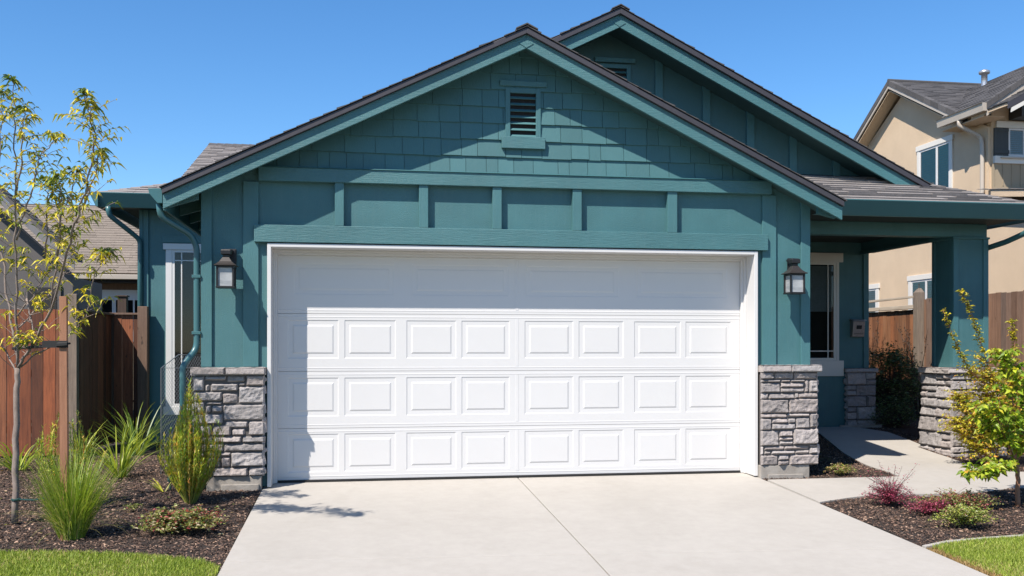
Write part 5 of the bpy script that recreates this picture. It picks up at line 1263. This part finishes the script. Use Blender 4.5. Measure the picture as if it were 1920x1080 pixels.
mound('variegated_ground_cover', (4.96, -2.50, -.11), 'yellow green mound nearest the right lawn', (.31, .22), .20, 3200, 47, YP, [5, 5, 1, 1], .019, .013, stems=70)
mound('variegated_ground_cover', (5.17, -.05, -.01), 'small yellow and pink mound at the foot of the right stone pier', (.21, .15), .13, 1300, 48, YP, [5, 3, 4, 2], .018, .012, stems=50)
mound('dark_seedling', (5.25, .75, .0), 'dark leafy sprigs in shade behind the right stone pier', (.22, .3), .18, 500, 49, [(.03, .05, .02), (.06, .09, .03), (.10, .04, .03)], [3, 2, 1], .024, .012, cat='shrub', stems=35, spikes=6)
# small leafy tree on the right
rr = random.Random(202)
T2 = thing('small_leafy_tree', (5.987, -1.786, -.08), 'small tree with broad bright green leaves on a slim reddish trunk at the right edge', 'tree')
mt_ = M(); ml = M(); tw = mt_
RT = [(.24, .34, .022), (.38, .43, .03), (.15, .24, .018), (.52, .47, .03), (.50, .26, .04)]
for k, P in RTREE.items():
    Q = wobble(P, rr, .006); r0, r1_ = (.022, .018) if k == 'trunk' else (.010, .003)
    mt_.tube(Q, [r0 + (r1_ - r0) * i / (len(Q) - 1) for i in range(len(Q))], 8)
    if k == 'trunk': continue
    ln = sum((Vector(P[i + 1]) - Vector(P[i])).length for i in range(len(P) - 1))
    for i in range(int(ln * 125)):
        b0 = interp(P, rr.uniform(.22, 1)); a = rr.uniform(0, 6.28)
        cluster(tw, ml, b0, (math.cos(a), math.sin(a), rr.uniform(-.2, .7)), rr, rr.uniform(.05, .20), rr.randint(3, 6), .070, .043, RT, [5, 4, 3, 2, .5], .5)
mt_.build('trunk', mt_stake, T2, smooth=True); ml.build('crown', mt_leaf, T2)
# yellow shrub with long arching shoots
T3 = thing('arching_shrub', (7.24, .35, 0), 'yellow green small leaved shrub with two long arching shoots before the porch column', 'shrub')
mt_ = M(); ml = M(); tw = mt_
YL = [(.52, .43, .03), (.40, .36, .03), (.22, .24, .02), (.52, .26, .04)]
for k, P in ARCH.items():
    Q = wobble(P, rr, .012); mt_.tube(Q, [.009 - .0065 * i / (len(Q) - 1) for i in range(len(Q))], 6)
    ln = sum((Vector(P[i + 1]) - Vector(P[i])).length for i in range(len(P) - 1))
    long_ = k in ('a1', 'a2', 'a3')
    for i in range(int(ln * (95 if long_ else 330))):
        t = rr.uniform(.12, 1) ; b0 = interp(P, t); a = rr.uniform(0, 6.28)
        if long_ and t > .55: cluster(tw, ml, b0, (math.cos(a), math.sin(a), rr.uniform(-.1, .8)), rr, rr.uniform(.015, .06), rr.randint(3, 6), .034, .019, YL, [4, 5, 3, .4], .4, .0014)
        else: cluster(tw, ml, b0, (math.cos(a), math.sin(a), rr.uniform(-.2, .7)), rr, rr.uniform(.05, .28), rr.randint(5, 10), .034, .021, YL, [6, 3, 2, 1.6], .4, .0016)
mt_.build('stems', mt_stake, T3, smooth=True); ml.build('foliage', mt_leaf, T3)
# shaded evergreen bush by the porch
def bush(name, loc, label, R_, n, seed, pal, wts, ll=.04, lw=.022, cat='shrub'):
    rr = random.Random(seed); t = thing(name, loc, label, cat); st = M(); lf = M()
    for _ in range(n):
        a = rr.uniform(0, 6.28); u = rr.uniform(-.6, 1); q_ = rr.uniform(.35, 1) ** .5; s_ = math.sqrt(max(0, 1 - u * u))
        k = .8 + .35 * noise.noise(Vector((math.cos(a) * 1.5 + seed, math.sin(a) * 1.5, u * 2)))
        tip = (loc[0] + R_[0] * s_ * math.cos(a) * q_ * k, loc[1] + R_[1] * s_ * math.sin(a) * q_ * k, loc[2] + R_[2] * (.55 + .62 * u * q_ * k))
        st.tube([(loc[0], loc[1], loc[2]), ((loc[0] * .5 + tip[0] * .5), (loc[1] + tip[1]) / 2, loc[2] + (tip[2] - loc[2]) * .6), tip], [.005, .003, .0015], 4, cap=False)
        for i in range(9):
            aa = rr.uniform(0, 6.28); p = Vector(tip) + Vector((rr.gauss(0, .04), rr.gauss(0, .04), rr.gauss(0, .04))); leaf(lf, p, (math.cos(aa), math.sin(aa), rr.uniform(-.2, .8)), ll * rr.uniform(.6, 1.3), lw, rr, pick(rr, pal, wts, .3), .3)
    st.build('stems', mt_barkd, t); lf.build('foliage', mt_leaf, t); return t
DK = [(.08, .13, .05), (.14, .19, .08), (.04, .07, .03), (.32, .30, .20)]
bush('evergreen_bush', (8.15, 3.95, .12), 'dark glossy leaved bush in shade between the walkway and the right fence', (.50, .5, 1.25), 420, 51, DK, [4, 3, 3, .8], .052, .03)
bush('low_evergreen', (7.85, 3.35, .14), 'low dark leafy plant at the walkway edge beside the porch pier', (.42, .35, .42), 160, 52, DK, [4, 3, 3, .6])
# bare climbers on the fence
def climber(loc, h, label, seed):
    rr = random.Random(seed); t = thing('bare_climber', loc, label, 'climbing plant', None); mm = M(); lf = M()
    for k in range(7):
        P = [loc]; x, y, z = loc; dy = rr.uniform(-.22, .22)
        for i in range(7):
            y += dy * .35 + rr.uniform(-.04, .04); z += h / 7 * rr.uniform(.7, 1.15); x += rr.uniform(-.03, .01); P.append((x, y, z))
            if rr.random() < .8:
                s_ = rr.choice((-1, 1)); mm.tube([(x, y, z), (x - .03, y + s_ * .08, z + .1), (x - .02, y + s_ * .09, z + .2)], [.006, .004, .002], 4, cap=False)
            for _ in range(12): leaf(lf, (x + rr.gauss(0, .02), y + rr.gauss(0, .03), z + rr.gauss(0, .05)), (rr.uniform(-1, .2), rr.uniform(-1, 1), rr.uniform(-.5, 1)), .03, .018, rr, pick(rr, [(.03, .02, .012), (.09, .045, .02)], [3, 1]), .3)
        mm.tube(P, [.013 - .0015 * i for i in range(len(P))], 5, cap=False)
    mm.build('stems', mt_barkd, t); lf.build('leaves', mt_leaf, t)
climber((9.36, 6.75, .15), 1.75, 'dark bare branched climber on the sunlit fence nearest the porch wall', 61)
climber((9.30, 5.05, .15), 1.45, 'dark twiggy climber at the foot of the tall split fence post', 62)

# wire netting screen by the wing window
WN = thing('wire_screen', (-1.95, 1.2, 0), 'grey wire netting screen standing between the upright shrub and the wing window', 'wire screen')
mm = M(); mm.tube([(-2.115, 1.2, -.02), (-2.115, 1.2, 1.147), (-1.931, 1.2, 1.292), (-1.68, 1.2, 1.292), (-1.68, 1.2, -.02)], .006, 6); mm.tube([(-2.115, 1.2, 1.147), (-1.68, 1.2, 1.147)], .003, 6); mm.build('wire_frame', mt_wire, WN)
mm = M(); s_ = .026; n = 60; 
def top(x): return 1.147 + (x + 2.115) * .79 if x < -1.931 else 1.292
k = -60
while k < 75:
    for sg in (1, -1):
        pts = []
        z = .02
        while z < 1.3:
            x = -2.115 + k * s_ + sg * (z * .55) + (0 if sg > 0 else .72)
            if -2.113 < x < -1.682 and z < top(x): pts.append((x, 1.2 + .002 * sg, z))
            z += .02
        if len(pts) > 1: mm.tube(pts[::max(1, len(pts) // 6)] + [pts[-1]], .0014, 3, cap=False)
    k += 1
mm.build('wire_net', mt_wire, WN)

# ------------------------------------------------------------------ light, sky, camera
SX, SY, SZ = 1.07, 1.0, -1.87
sd_ = Vector((SX, SY, SZ)).normalized()
sun = bpy.data.lights.new('sun', 'SUN'); sun.energy = 5.0; sun.angle = rad(.55); sun.color = (1.0, .925, .835)
so = bpy.data.objects.new('sun', sun); col.objects.link(so); so.rotation_euler = sd_.to_track_quat('-Z', 'Y').to_euler(); so.location = (-10, -10, 15)
w = bpy.data.worlds.new('World'); scene.world = w; w.use_nodes = True; nt = w.node_tree; bg = nt.nodes['Background']
sk = nt.nodes.new('ShaderNodeTexSky'); sk.sky_type = 'NISHITA'; sk.sun_disc = False
sk.sun_elevation = math.asin(-sd_.z); sk.sun_rotation = math.atan2(-sd_.x, -sd_.y)   # clockwise from +Y
sk.altitude = 200; sk.air_density = 1.0; sk.dust_density = .15; sk.ozone_density = 5.5
hs = nt.nodes.new('ShaderNodeHueSaturation'); hs.inputs['Saturation'].default_value = 1.19; nt.links.new(sk.outputs['Color'], hs.inputs['Color']); nt.links.new(hs.outputs['Color'], bg.inputs['Color']); bg.inputs['Strength'].default_value = .106
cam = bpy.data.cameras.new('camera'); co = bpy.data.objects.new('camera', cam); col.objects.link(co); scene.camera = co
co.location = (0, -9.7, 1.38); co.rotation_euler = (rad(90), 0, rad(-9.2)); cam.sensor_width = 36; cam.lens = 36 * 1790 / 1920; cam.shift_y = 110 / 1920
cam.clip_start = .05; cam.clip_end = 1500
scene.view_settings.view_transform = 'Standard'; scene.view_settings.look = 'None'; scene.view_settings.exposure = .80; scene.view_settings.gamma = 1
scene.cycles.use_denoising = True; scene.cycles.max_bounces = 8; scene.cycles.transparent_max_bounces = 12; scene.cycles.diffuse_bounces = 4
scene.cycles.sample_clamp_indirect = 6
scene.render.resolution_x = 1024; scene.render.resolution_y = 576
